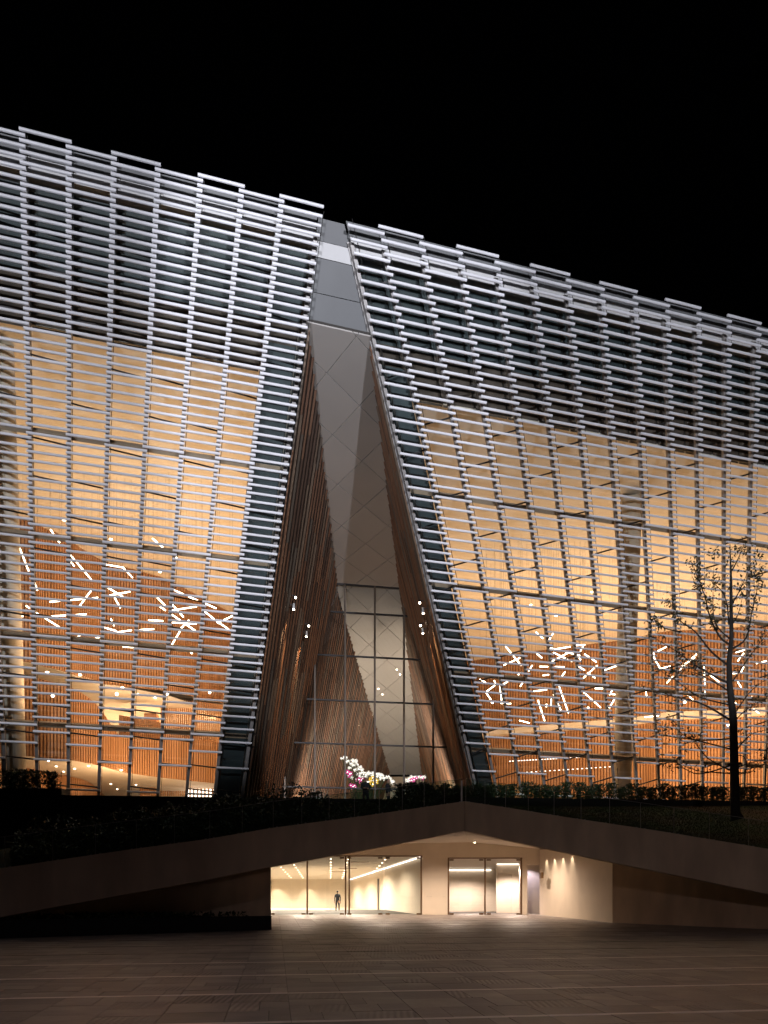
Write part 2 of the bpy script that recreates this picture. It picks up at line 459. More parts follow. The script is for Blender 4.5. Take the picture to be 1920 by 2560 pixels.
MB().aabb((-45, 82, ZP), (-8.8, 82.4, ZCEIL)).build('back_wall', M['cream'], ti)
MB().aabb((-45.4, 36, ZP), (-45, 82.4, ZCEIL)).build('end_wall', M['cream'], ti)
# slatted screens on the gallery
def screen(px0, px1, t0, t1, b0, b1, Y, root, n):
    for i in range(n):
        f = i / (n - 1); px = px0 + (px1 - px0) * f
        a = P(px, b0 + (b1 - b0) * f, Y); c = P(px, t0 + (t1 - t0) * f, Y)
        MB().bar(a, c, V((.055,0,0)), V((0,.06,0))).build('screen_slat', M['wood'], root)
screen(404, 556, 1742, 1762, 1848, 1858, 59.3, ti, 30)
screen(300, 400, 1788, 1806, 1842, 1850, 58.3, ti, 22)
a = P(360, 1834, 61); b = P(390, 1734, 61)
MB().aabb((a.x, 61, 10.75), (b.x, 62, 16.2)).build('square_column', M['wood'], ti)
screen(352, 388, 1938, 1938, 1990, 1990, 62, ti, 9)
screen(392, 462, 1946, 1950, 1990, 1990, 64, ti, 14)
a, b = P(468, 1990, 63), P(540, 1956, 63)
MB().aabb((a.x, 63, ZP + 1), (b.x, 63.1, b.z)).build('lit_display', M['display'], ti)
for i in range(9):
    px = 466 + i * 9.3; q = P(px, 1975, 62.6); MB().aabb((q.x - .05, 62.5, ZP), (q.x + .05, 62.7, b.z + .1)).build('screen_slat', M['wood'], ti)
# big round column inside the glass, and downlights in the ceilings
def column(root, px, py, r, up, z1, off, m='beam'):
    p = PF(px, py, off); b0 = p + up * (ZP - p.z); MB().tube([b0, b0 + up * (z1 - ZP)], r, 28).build('round_column', M[m], root, True)
column(ti, 16, 1890, .62, UPL, ZCEIL, -2.2, 'ceil')
def downlights(root, pts, z, r=.09):
    for px, q in pts:
        x, y = at_z(px, q, z); MB().tube([(x, y, z - .012), (x, y, z + .05)], r, 10).build('downlight', M['lens'], root)
downlights(ti, ((121,1902),(141,1916),(159,1929),(187,1922),(222,1915),(250,1938),(277,1960),(303,1926),(340,1962),(293,1973)), 10.462, .07)
downlights(ti, ((118,1680),(200,1688),(254,1699),(306,1720),(345,1735),(388,1744)), 16.21, .1)
downlights(ti, ((277,1348),(160,1300),(400,1430)), ZCEIL - .005, .1)
for px, q, Y in ((132, 1739, 44), (292, 1735, 46), (524, 1731, 52), (28, 1742, 42), (418, 1735, 50)):
    p = P(px, q, Y); MB().ball(p, .09).build('globe_lamp', M['lens'], ti)

# --- right wing
tj = thing('glass_wing_interior', (16, 65, ZP), 'warm lit hall with tall wooden slat walls behind the right glass wing', 'interior')
c0, c1 = WR.pt(WR.s[0] + .25, ZCEIL, -1.45), WR.pt(WR.s[-1], ZCEIL, -1.45)
slab('ceiling', [(c0.x, c0.y), (c1.x, c1.y), (48, 60), (48, 88), (5.0, 88), (4.0, 58)], ZCEIL, ZCEIL + .1, M['ceil'], tj)
pathR, pathS = [], []
for px, q in ((1090, 1662), (1150, 1655), (1220, 1646), (1262, 1638), (1359, 1625), (1494, 1608), (1557, 1600), (1617, 1591), (1667, 1578), (1823, 1570), (1990, 1552)):
    x, y = at_z(px, q, ZCEIL); pathR.append((x, y, 17.85, ZCEIL - .01)); pathS.append((x, y + .7, ZP, 17.3))
ribbed('wood_wall', pathR, tj, .27, .10)
ribbed('wood_wall', pathS, tj, .27, .10)
MB().prism([(p[0], p[1] - .15, 17.3) for p in pathR] + [(p[0], p[1] + 1.2, 17.3) for p in reversed(pathR)], (0,0,.53)).build('gallery_slab', M['cream'], tj)
slab('floor', [(8.5, 49), (42, 58), (42, 88), (8.5, 88)], ZP - .3, ZP - .01, M['floor'], tj)
MB().aabb((44, 55, ZP), (44.4, 88, ZCEIL)).build('end_wall', M['cream'], tj)
column(tj, 1604, 1890, .60, UPR * .62 + V((0,0,.38)) + V((.10,0,0)), ZCEIL, -2.4, 'colm')
for (pa, qa), (pb, qb) in (((1283, 1933), (1570, 1914)), ((1275, 1903), (1456, 1893))):
    for i in range(26):
        f = i / 25; y = 70.3 - 1.2 * f; p = P(pa + (pb - pa) * f, qa + (qb - qa) * f, y - 1.2)
        MB().aabb(p - V((.07,.02,.025)), p + V((.07,.02,.025))).build('step_light', M['strip'], tj)
for px, q, Y in ((1231,1755,52),(1366,1764,54),(1470,1771,56),(1820,1812,60),(1575,1790,50),(1712,1755,60)):
    p = P(px, q, Y); MB().ball(p, .10).build('globe_lamp', M['lens'], tj)
downlights(tj, ((1390,1540),(1327,1512),(1480,1480),(1300,1590)), ZCEIL - .005, .1)

# added area lights, unseen and partly floating, facing up to brighten the ceilings
def added_uplight(x, y, z, e, sx, sy): light('added_uplight', 'AREA', (x, y, z), e, WARM, (x, y, z + 5), sx, size_y=sy)
added_uplight(-12, 42, 11.2, 540, 6, 2.0); added_uplight(-16, 42.5, 11.2, 520, 6, 2.0); added_uplight(-11, 50, 11.2, 380, 4, 2.0)
added_uplight(-17, 62, 10.9, 1800, 12, 1.0); added_uplight(-14, 52, 7.2, 1300, 9, 1.0)
added_uplight(13, 58, 10.5, 1030, 7, 2.0); added_uplight(22, 60, 10.5, 1030, 7, 2.0); added_uplight(31, 62, 10.5, 950, 7, 2.0)
added_uplight(16, 60, 7.0, 1100, 9, 1.0); added_uplight(26, 63, 7.0, 1100, 9, 1.0)

# chandeliers of LED tubes, each tube a part
def chandelier(label, segs, Y, spread, z=None):
    c = P(sum(s[0] for s in segs) / len(segs), max(s[3] for s in segs) + 60, Y)
    root = thing('tube_chandelier', c, label, 'chandelier', 'chandeliers of scattered light tubes')
    rr = random.Random(len(segs)); cb = MB()
    for x0, y0, x1, y1 in segs:
        y = Y + rr.uniform(-spread, spread); dy = rr.uniform(-.8, .8)
        MB().tube([P(x0, y0, y), P(x1, y1, y + dy)], .034, 8).build('light_tube', M['tube'], root)
        for e in (P(x0, y0, y), P(x1, y1, y + dy)):
            if e.z < ZCEIL: cb.tube([e, V((e.x, e.y, ZCEIL))], .005, 3, False)
    tag(cb.build('cables', M['dark'], root), kind='stuff')
def z4(*q): return [(a/2.37, 1200+b/2.37, c/2.37, 1200+d/2.37) for a, b, c, d in q]
def z6(*q): return [(1220+a/2.37, 1300+b/2.37, 1220+c/2.37, 1300+d/2.37) for a, b, c, d in q]
def z7(*q): return [(1200+a/4.608, 1580+b/4.608, 1200+c/4.608, 1580+d/4.608) for a, b, c, d in q]
chandelier('scattered white light tubes hanging in the left glass wing', z4(
    (300,295,352,370),(112,392,170,540),(200,590,222,655),(410,435,545,595),(405,470,440,510),(612,498,725,518),(725,515,785,578),(905,348,1000,430),
    (1000,425,1050,465),(825,488,818,508),(612,622,740,698),(610,690,770,662),(670,680,712,757),(540,655,468,752),(295,722,580,697),(205,780,365,880),
    (220,812,512,795),(75,788,135,808),(155,745,175,760),(658,825,675,862),(612,872,690,895),(692,902,780,890),(800,890,912,883),(445,940,485,912),
    (498,960,590,930),(728,988,910,998),(1015,645,1185,720),(1200,725,1280,760),(925,690,980,745),(1005,720,1085,810),(935,742,980,772),(1000,775,1165,750),
    (1195,765,1300,850),(1378,805,1290,848),(1290,840,1362,890),(880,830,965,835),(1020,845,1165,852),(1000,785,1160,895),(1085,865,1010,990),(1060,890,1120,830),(1105,1000,1138,1028)), 44, 2.0)
chandelier('scattered white light tubes in the right glass wing, left of the round column', z7(
    (645,0,725,75),(850,0,800,85),(295,165,475,385),(275,382,460,298),(640,235,712,298),(780,178,1150,270),(880,195,1040,170),(845,235,1060,340),(810,345,1040,228),
    (1090,155,1210,148),(1195,150,1155,225),(1090,225,1160,320),(1205,255,1340,345),(690,398,780,400),(865,400,970,402),(725,500,790,492),(935,520,980,460),(560,450,600,385),
    (1110,380,1205,440),(1180,540,1350,385),(1240,470,1325,528),(1400,450,1635,370),(1590,565,1640,470),(0,545,75,588),(165,560,180,598),(70,690,170,615),(230,620,248,785),
    (70,700,125,778),(355,770,540,775),(595,685,770,665),(465,625,490,585),(668,785,745,1025),(820,775,818,850),(905,610,1020,935),(845,720,945,930),(1325,650,1659,655),
    (1185,680,1650,730),(1190,690,1390,870),(1530,665,1490,725),(1555,765,1490,870),(455,1020,570,1048),(240,820,355,825),(1605,880,1659,920),(440,490,475,468),(270,600,320,570)), 52, 2.0)
chandelier('scattered white light tubes in the right glass wing, behind the bare tree', z6(
    (965,745,985,800),(975,800,1020,880),(1005,885,1080,865),(1000,780,1060,750),(1135,890,1235,795),(1150,865,1225,815),(1280,870,1285,975),(1060,965,1095,925),
    (1290,900,1370,960),(1165,1020,1215,1065),(1470,785,1545,762),(1480,835,1515,790),(1420,770,1430,820),(1450,910,1510,905),(1500,900,1515,870),(1480,960,1500,990),(1475,1040,1500,1045),
    (1450,1065,1475,1095),(1575,1120,1605,1145),(930,1168,1010,1160),(935,1010,940,1040),(1285,1015,1290,1050),(1590,850,1650,835),(1560,1045,1640,1075)), 58, 2.0)

# ------------------------------------------------------------------ the tall opening between the wings
XL0 = WL.pt(WL.s[0], ZP); XR0 = WR.pt(WR.s[0], ZP)
YG, AG = 56.0, .16
ZSF, ZSG = 26.0, 24.25                           # soffit level at the facade and at the glass screen
YSF = 33.0
ZBK, YBK = 15.3, 86.0
def zc_at(y):
    return interp(y, [(30, ZSF), (YSF, ZSF), (YG, ZSG), (YBK, ZBK), (96, 12.3)])
hall = thing('entrance_hall', (0, 50, ZP), 'tall tapering entrance opening lined with wooden fins under a pale panelled soffit', 'entrance')
def fin_wall(x_of, y0, y1, up, inward, pitch):
    """parallel leaning fins rising from the floor line x_of(y) to the soffit"""
    rr = random.Random(int(y0 * 10 + pitch * 100)); tops = []
    y = y0
    while y < y1:
        foot = V((x_of(y), y, ZP))
        lo, hi = 0., 24.
        for _ in range(30):
            mid = (lo + hi) / 2; p = foot + up * mid
            if p.z < zc_at(p.y): lo = mid
            else: hi = mid
        topz = lo - rr.choice((0, .05, .12))
        dx = V((inward, 0, 0)); wy = V((0, .06, 0)); mb = MB(); z = 0.
        while z < topz - .01:
            z2 = min(topz, z + rr.uniform(1.2, 4.5))
            dpt = .038 + rr.choice((0, .006, .012))
            mb.bar(foot + up * z + dx * dpt, foot + up * (z2 - .004) + dx * dpt, wy, dx * dpt, rr.choices(range(5), (4, 3, 2, 3, 2))[0]); z = z2
        mb.build('fin', FIN, hall); tops.append((foot, foot + up * topz)); y += pitch
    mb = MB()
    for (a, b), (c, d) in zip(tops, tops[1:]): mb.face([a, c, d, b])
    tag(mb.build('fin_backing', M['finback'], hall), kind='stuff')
    mb = MB(); o = V((-inward * .4, 0, 0))
    for (a, b), (c, d) in zip(tops, tops[1:]): mb.face([a + o, c + o, d + o, b + o])
    tag(mb.build('wall_lining', M['ceil'], hall), kind='stuff')
fin_wall(lambda y: XL0.x + .15 + .012 * (y - XL0.y), XL0.y + .25, 68.5, UPL, 1, .84)
fin_wall(lambda y: -8.08 + .266 * (y - 67), 67.2, 91, UPL, 1, .40)
fin_wall(lambda y: XR0.x - .15 + .055 * (y - XR0.y), XR0.y + .25, 71.0, UPR, -1, .74)
fin_wall(lambda y: 7.35, 70.2, 92, UPR, -1, .80)

# panelled soffit: rhombic panels over a dark backing
def lwall_x(y, z): return XL0.x + .15 + .012 * ((y + .614 * (z - ZP)) - XL0.y) + UPL.x * (z - ZP)
def rwall_x(y, z): return XR0.x - .15 + .055 * ((y - UPR.y * (z - ZP)) - XR0.y) + UPR.x * (z - ZP)
def soffit(quad, zfun, wdt, dep, ox, oy, nm):
    """quad: counter-clockwise (x, y) outline"""
    MB().prism([(x, y, zfun(x, y) + .07) for x, y in quad], (0,0,.1)).build(nm + '_backing', M['joint'], hall)
    xs = [p[0] for p in quad]; ys = [p[1] for p in quad]; g = .028
    for i in range(-30, 40):
        for j in range(-30, 60):
            cx = ox + wdt * (i + j) / 2; cy = oy + dep * (j - i) / 2
            if cx < min(xs) - wdt or cx > max(xs) + wdt or cy < min(ys) - dep or cy > max(ys) + dep: continue
            poly = [(cx - wdt/2 + g, cy), (cx, cy - dep/2 + g), (cx + wdt/2 - g, cy), (cx, cy + dep/2 - g)]
            poly = clip_convex(poly, quad)
            if len(poly) > 2 and area2(poly) > .001:
                MB().prism([(x, y, zfun(x, y)) for x, y in poly], (0,0,.06)).build(nm, M['soffitp'], hall)
f0, f1 = WL.pt(WL.s[0] + .1, ZSF), WR.pt(WR.s[0] - .1, ZSF)
g0y, g1y = YG + AG * -3.5, YG + AG * 1.7
qa = [(f0.x - .05, f0.y), (f1.x + .05, f1.y), (rwall_x(g1y, ZSG) + .1, g1y), (lwall_x(g0y, ZSG) - .1, g0y)]
soffit(qa, lambda x, y: ZSF + (ZSG - ZSF) * (y - YSF) / (YG - YSF), 2.9, 4.2, -1.2, 35.4, 'soffit_panel')
qb = [(qa[3][0], g0y + .1), (qa[2][0], g1y + .1), (4.9, YBK), (.1, YBK)]
soffit(qb, lambda x, y: ZSG + (ZBK - ZSG) * (y - YG) / (YBK - YG), 2.9, 4.2, -1.2, 35.4, 'inner_soffit_panel')
slab('hall_floor', [(-12, 44), (10, 47), (10, 94), (-12, 94)], ZP - .3, ZP - .012, M['floor'], hall)
MB().aabb((-14, 92, ZP), (14, 92.3, 16)).build('back_wall', M['cream'], hall)

for px, q in ((992, 1674), (1000, 1686), (946, 1722), (956, 1736)):
    m_ = (ZBK - ZSG) / (YBK - YG); y = (ZSG - m_ * YG - ZC) / ((H - q) / F - m_)
    p = P(px, q, y); MB().tube([p - V((0,0,.03)), p + V((0,0,.03))], .06, 10).build('downlight', M['lens'], hall)

# fascia panels over the opening, in the facade plane
def between(z0, z1, m, nm, off):
    pts = [WL.pt(WL.s[0] + .06, z0, off), WR.pt(WR.s[0] - .06, z0, off), WR.pt(WR.s[0] - .06, z1, off), WL.pt(WL.s[0] + .06, z1, off)]
    MB().prism(pts, -N * .07).build(nm, M[m], hall)
between(ZBAND1 - .3, ZTOP - .1, 'gpanel', 'fascia_panel', -.25)
between(27.88, ZBAND1 - .315, 'wpanel', 'fascia_band', -.22)
between(26.92, 27.865, 'gpanel', 'fascia_panel', -.25)
between(ZSF, 26.90, 'gpanel', 'fascia_panel', -.25)

# glass screen with mullions and rails
def gy(x): return YG + AG * x
GX = V((1, AG, 0)).normalized()
def gp(px, q):                                   # pixel on the glass screen
    rx, rz = (px - 960) / F, (H - q) / F; y = YG / (1 - AG * rx); return V((rx * y, y, ZC + rz * y))
mxs = [gp(p, 1700).x for p in (712, 787, 862.5, 937, 1010, 1083, 1156)]
rzs = [ZP] + [gp(937, q).z for q in (1972, 1863, 1755, 1644, 1536, 1467)]
def wall_l(z): return lwall_x(gy(-5), z)
def wall_r(z): return rwall_x(gy(4), z)
trap = [(wall_l(ZP), ZP), (wall_r(ZP), ZP), (wall_r(rzs[-1]), rzs[-1]), (wall_l(rzs[-1]), rzs[-1])]
for x in mxs:
    zt = rzs[-1]
    while zt > ZP and not (wall_l(zt) < x < wall_r(zt)): zt -= .1
    MB().bar((x, gy(x), ZP), (x, gy(x), zt), GX * .055, V((-AG, 1, 0)).normalized() * .13).build('screen_mullion', M['bronzed'], hall)
for z in rzs[1:]:
    a, b = wall_l(z), wall_r(z)
    MB().bar((a, gy(a) - .02, z), (b, gy(b) - .02, z), V((0,0,.05)), V((-AG, 1, 0)).normalized() * .08).build('screen_rail', M['dark'], hall)
ex = [trap[0][0] - .1] + mxs + [trap[1][0] + .1]
for a, b in zip(ex, ex[1:]):
    for z0, z1 in zip(rzs, rzs[1:]):
        poly = clip_convex([(a, z0), (b, z0), (b, z1), (a, z1)], trap)
        if len(poly) > 2 and area2(poly) > .02:
            mb = MB(); mb.face([(x, gy(x), z) for x, z in poly]); mb.build('glass_pane', M['hglass'], hall)
# hall lighting: floor washers at the foot of the inner walls
light('wall_washer', 'SPOT', (-4.6, 60.0, ZP + .3), 4000, (1.0, .84, .67), (-5.5, 68, 20), .25, 110, .8)
light('wall_washer', 'SPOT', (2.5, 62.0, ZP + .3), 6000, (1.0, .82, .63), (3, 72, 19), .25, 120, .8)
light('wall_washer', 'SPOT', (5.5, 60.0, ZP + .3), 1500, (1.0, .84, .67), (7, 64, 14), .25, 110, .8)
light('added_warm_lamp', 'SPOT', (-1.0, 50.5, ZP + .2), 1200, (1.0, .62, .34), (-.6, 51, 24), .3, 120, .9)  # added unseen lamp, gives the lower fins and soffit their warm glow

# spotlights on the fin walls
def wall_hit(px, q, x_of, up, inset):
    best = None
    for i in range(400):
        y = 34 + i * .07; p = P(px, q, y); foot_y = p.y - up.y * (p.z - ZP)
        wx = x_of(foot_y) + up.x * (p.z - ZP) + inset
        e = abs(wx - p.x)
        if best is None or e < best[0]: best = (e, p)
    return best[1]
LX = lambda y: XL0.x + .15 + .012 * (y - XL0.y)
RX = lambda y: XR0.x - .15 + .055 * (y - XR0.y)
k = 0
for (px, q, side, kind) in ((739,1493,'l',0),(734,1521,'l',1),(772,1564,'l',0),(766,1589,'l',1),(1049,1506,'r',0),(1058,1531,'r',1),(1051,1563,'r',0),(1057,1581,'r',1)):
    p = wall_hit(px, q, LX if side == 'l' else RX, UPL if side == 'l' else UPR, .36 if side == 'l' else -.36)
    up = UPL if side == 'l' else UPR; sg = -1 if side == 'l' else 1
    lab = 'small round spotlight %s on the %s wooden fin wall, %s pair' % ('aimed at the square' if kind == 0 else 'pointing down', 'left' if side == 'l' else 'right', 'upper' if q < 1540 else 'lower')
    root = thing('spotlight', p, lab, 'spotlight', 'spotlights on the fin walls')
    d = (V((0, -.9, -.75)) if kind == 0 else V((.05 * sg, -.15, -1))).normalized()
    MB().tube([p - d * .28, p - d * .05, p + d * .06], [.06, .07, .095], 12).build('housing', M['wpanel'] if kind else M['dark'], root, True)
    MB().tube([p + d * .061, p + d * .075], .06, 12).build('lens', M['lens'], root)
    MB().tube([p - d * .2, p - d * .2 + V((sg * .26, 0, .05))], .025, 6).build('bracket', M['dark'], root)
    if kind: light('spot_beam', 'SPOT', p + d * .12, 2400, (1.0, .66, .38), p + V((sg * .34, 0, 0)) - up * 5, .05, 42, .8)

# ------------------------------------------------------------------ ground and paved square
def struct(o): return tag(o, kind='structure')
mb = MB(); mb.face([(-900, -300, -3.4), (900, -300, -3.4), (900, 1500, -3.4), (-900, 1500, -3.4)]); struct(mb.build('ground', M['soil']))
R1 = V((math.cos(.14), math.sin(.14), 0)); D1 = V((-math.sin(.14), math.cos(.14), 0))
def pave(u, v, dz=0.):
    p = R1 * u + D1 * v; return V((p.x, p.y, GZ(p.y) + dz))
def slab_mat(name, col, ribbed_):
    m = mat(name, col, .42, var=.22, scale=2.2, rnd=.30, bump=.25, bscale=14, col2=tuple(c * .72 for c in col), spec=.4)
    if ribbed_:
        t = m.node_tree; b = t.nodes['Principled BSDF']; wv = t.nodes.new('ShaderNodeTexWave'); wv.inputs['Scale'].default_value = 3.4; wv.wave_profile = 'SIN'
        tc = t.nodes.new('ShaderNodeTexCoord'); t.links.new(tc.outputs['Object'], wv.inputs['Vector'])
        bp = t.nodes.new('ShaderNodeBump'); bp.inputs['Strength'].default_value = .8; bp.inputs['Distance'].default_value = .012
        t.links.new(wv.outputs['Fac'], bp.inputs['Height']); t.links.new(bp.outputs[0], b.inputs['Normal'])
    return m
PV = [slab_mat('paving_granite', (.235,.20,.18), False), slab_mat('paving_granite_ribbed', (.205,.172,.152), True), slab_mat('paving_granite_dark', (.18,.15,.132), False)]
pstrip = mat('pale_strip', (.72,.66,.62), .5, var=.12, scale=3)
mb = MB(); mb.face([pave(-70, -12, -.03), pave(70, -12, -.03), pave(70, 62, -.03), pave(-70, 62, -.03)])
square = struct(mb.build('paved_square', M['joint']))
strip_v = [7.35, 10.06, 12.8, 15.5, 18.2, 20.9, 23.6]
slabs = []; cw = .87; rr = random.Random(5)
fields = list(zip(strip_v, strip_v[1:])) + [(23.6 + 2.7 * i, 26.3 + 2.7 * i) for i in range(10)]
fields = [(4.65, 7.35)] + fields
for fi, (v0, v1) in enumerate(fields):
    n0, n1 = (-24, 24)
    for c in range(n0, n1):
        u0 = c * cw + .2; u1 = u0 + cw
        cc = pave((u0 + u1) / 2, (v0 + v1) / 2)
        if abs(cc.x) > cc.y * .5 + 6: continue
        nrow = rr.choice((4, 4, 5, 4, 3)); a = v0 + .05; stepv = (v1 - v0 - .1) / nrow
        for k in range(nrow):
            cuts = [u0, u1] if rr.random() < .6 else [u0, u0 + cw * rr.choice((.33, .5, .66)), u1]
            for x0, x1 in zip(cuts, cuts[1:]):
                slabs.append((x0 + .004, x1 - .004, a + k * stepv + .004, a + (k + 1) * stepv - .004))
def slab_box(mb, x0, x1, v0, v1, dz, m):
    top = [pave(x0, v0, dz), pave(x1, v0, dz), pave(x1, v1, dz), pave(x0, v1, dz)]
    mb.prism(list(reversed(top)), (0,0,-.05), m)
def shown(s):
    p = pave((s[0]+s[1])/2, (s[2]+s[3])/2); q = pixel(p) if p.y > 1 else (9e9, 0)
    return -60 < q[0] < 1980 and q[1] < 2590
vis = sorted([s for s in slabs if shown(s)], key=lambda s: -(s[1]-s[0])*(s[3]-s[2]) / (s[2] ** 3))
near, rest = vis[:300], vis[300:] + [s for s in slabs if not shown(s)]
for s in near:
    mb = MB(); slab_box(mb, *s, rr.uniform(-.002, .002), 0); org = pave((s[0]+s[1])/2, (s[2]+s[3])/2)
    link('paving_slab', mb.mesh('paving_slab', rr.choices(PV, (5, 3, 3))[0], org), square, org)
mb = MB()
for s in rest: slab_box(mb, *s, rr.uniform(-.002, .002), rr.choices((0, 1, 2), (4, 4, 3))[0])
tag(mb.build('far_paving', PV, square), kind='stuff')
for i, v in enumerate(strip_v):
    if i in (0, 5): continue
    for c in range(-16, 17):
        mb = MB(); slab_box(mb, c * 1.74 + .203, (c + 1) * 1.74 + .197, v - .07, v + .07, .001, 0)
        org = pave((c + .5) * 1.74, v)
        if abs(org.x) < org.y * .5 + 2.5: link('paving_strip', mb.mesh('paving_strip', pstrip if i < 6 else M['joint'], org), square, org)

# ------------------------------------------------------------------ low planter wall on the left
pa, pb = P(679, 2326, 31.9), P(0, 2349, 26.4)
pdir = V((pb.x - pa.x, pb.y - pa.y, 0)).normalized(); pl = V((-pdir.y, pdir.x, 0)); pl = pl if pl.y > 0 else -pl
p0 = V((pa.x, pa.y, 0)); p1 = p0 + pdir * 16
root = thing('planter_wall', p0 + pdir * 6 + V((0,0,.3)), 'long low black stone planter wall at the left edge of the paved square', 'planter')
n = 12
for i in range(n):
    a, b = p0 + pdir * (16 * i / n + .004), p0 + pdir * (16 * (i + 1) / n - .004)
    mb = MB(); mb.prism([(a.x,a.y,.1),(b.x,b.y,.1),(b.x+pl.x*.25,b.y+pl.y*.25,.1),(a.x+pl.x*.25,a.y+pl.y*.25,.1)], (0,0,.74)); mb.build('wall_panel', M['dstone'], root)
    mb = MB(); mb.prism([(a.x-pl.x*.02,a.y-pl.y*.02,.842),(b.x-pl.x*.02,b.y-pl.y*.02,.842),(b.x+pl.x*.3,b.y+pl.y*.3,.842),(a.x+pl.x*.3,a.y+pl.y*.3,.842)], (0,0,.05)); mb.build('coping', M['step'], root)
e = p0 + pl * .31
mb = MB(); mb.prism([(e.x,e.y,.1), (e.x+pdir.x*.25,e.y+pdir.y*.25,.1), (e.x+pdir.x*.25+pl.x*2.2,e.y+pdir.y*.25+pl.y*2.2,.1), (e.x+pl.x*2.2,e.y+pl.y*2.2,.1)], (0,0,.74)); mb.build('end_wall', M['dstone'], root)
e0, e1 = p0 + pl * .26 + pdir * .3, p1 + pl * .26
mb = MB(); mb.prism([(e0.x,e0.y,.2),(e1.x,e1.y,.2),(e1.x+pl.x*3,e1.y+pl.y*3,.2),(e0.x+pl.x*2,e0.y+pl.y*2,.2)], (0,0,.55)); mb.build('soil', M['soil'], root)

def leaves(mb, pts, size, rr):
    for c in pts:
        d = V((rr.gauss(0,1), rr.gauss(0,1), rr.gauss(0,1))).normalized(); e = d.orthogonal().normalized()
        e = Matrix.Rotation(rr.uniform(0, 6.28), 3, d) @ e; s = size * rr.uniform(.6, 1.3)
        mb.face([c - d*s, c + e*s*.45, c + d*s, c - e*s*.45])
rl = random.Random(3)
mb = MB(); pts = []
for _ in range(2600):
    t, q = rl.random() ** .8, rl.random(); p = e0 + pdir * (t * 13 + .4) + pl * (.1 + q * 1.5); pts.append(V((p.x, p.y, .78 + rl.random() ** 2 * .28)))
leaves(mb, pts, .10, rl); tag(mb.build('planter_plants', M['shrub']), 'low dark ground cover growing in the black stone planter', 'plants', kind='stuff')

# ------------------------------------------------------------------ lower entrance portal
FA = (1162, 36.0)                                # apex
def fas_y(px):                                   # depth of the folded fascia seen at a pixel column: apex is farthest
    ax, ay = (FA[0]-960)/F*FA[1], FA[1]
    bx, by = ((15.0, 30.0) if px > FA[0] else (-13.25, 26.5)); rx = (px-960)/F
    # (ax + (bx-ax)t) = rx (ay + (by-ay)t)
    t = (rx*ay - ax) / ((bx-ax) - rx*(by-ay)); return ay + (by-ay)*t
topL = [(-260, 2206), (0, 2171), (163, 2147), (325, 2123.5), (515, 2098), (689, 2068), (900, 2041), (1162, 2003)]
botL = [(-260, 2330), (0, 2293), (163, 2263), (570, 2190), (675, 2167), (900, 2127), (1162, 2077)]
topR = [(1162, 2003), (1300, 2024), (1410, 2042), (1640, 2076), (1920, 2122), (2180, 2165)]
botR = [(1162, 2077), (1306, 2108), (1531, 2155), (1920, 2235), (2180, 2290)]
portal = thing('entrance_portal', (4, 45, .4), 'low stone entrance portal with a folded gable beam over lit glass doors', 'building')
def fascia(tp, bt, xs, nm):
    mb = MB(); T = [P(x, interp(x, tp), fas_y(x)) for x in xs]; B = [P(x, interp(x, bt), fas_y(x)) for x in xs]
    dv = V((0, .55, 0)); n = len(xs)
    for i in range(n - 1):
        mb.face([B[i], B[i+1], T[i+1], T[i]]); mb.face([B[i]+dv, T[i]+dv, T[i+1]+dv, B[i+1]+dv])
        mb.face([T[i], T[i+1], T[i+1]+dv, T[i]+dv]); mb.face([B[i], B[i]+dv, B[i+1]+dv, B[i+1]])
    for i in (0, n - 1): mb.face([B[i], T[i], T[i]+dv, B[i]+dv])
    return mb.build(nm, M['stone'], portal), T, B
xsL = [-260, 0, 163, 325, 515, 675, 900, 1050, 1161.5]; xsR = [1162.5, 1306, 1410, 1531, 1640, 1780, 1920, 2180]
_, TL, BL = fascia(topL, botL, xsL, 'beam'); _, TR, BR = fascia(topR, botR, xsR, 'beam')
ZH = .47                                          # hall floor
YD = 50.0                                         # plane of the doors
# soffit above the forecourt, gently gabled along the ridge
apx = (FA[0]-960)/F*FA[1]
rid0, rid1 = V((apx, 36.4, 4.78)), V((5.6, YD + .02, 5.22))
mb = MB()
mb.prism([rid0, V((10.4, 33.4, 3.86)), V((12.6, 40.5, 3.9)), V((10.6, YD + .02, 4.75)), rid1], (0,0,.2)); mb.build('soffit', M['stonein'], portal)
mb = MB(); mb.prism([rid0, rid1, V((-9.0, YD + .02, 4.95)), V((-9.0, 34, 4.0)), V((-4.2, 32.2, 3.9))], (0,0,.2)); mb.build('soffit', M['stonein'], portal)
# walls: back wall pieces around the two glazed openings, built as stone panels
def dx(px, Y=YD): return (px - 960) / F * Y
def dz(q, Y=YD): return ZC + (H - q) / F * Y
LO = (dx(560), dx(1056)); RO = (dx(1119.6), dx(1305.7)); DO = (dx(1318.5), dx(1349)); zt = dz(2139); zr = dz(2144); zd = dz(2162)
def panels(x0, x1, z0, z1, nx, nz, y=YD, t=.35, m='stonein', root=portal):
    for i in range(nx):
        for j in range(nz):
            a, b = x0 + (x1-x0)*i/nx, x0 + (x1-x0)*(i+1)/nx; c, d = z0 + (z1-z0)*j/nz, z0 + (z1-z0)*(j+1)/nz
            MB().aabb((a+.003, y, c+.003), (b-.003, y+t, d-.003)).build('wall_panel', M[m], root)
ZW = 5.3
panels(LO[0] - .5, LO[1], zt, ZW, 7, 1); panels(LO[1], RO[0], ZH, ZW, 1, 4); panels(RO[0], RO[1], zr, ZW, 3, 1)
panels(RO[1], DO[0], ZH, ZW, 1, 4); panels(DO[0], DO[1], zd, ZW, 1, 1)
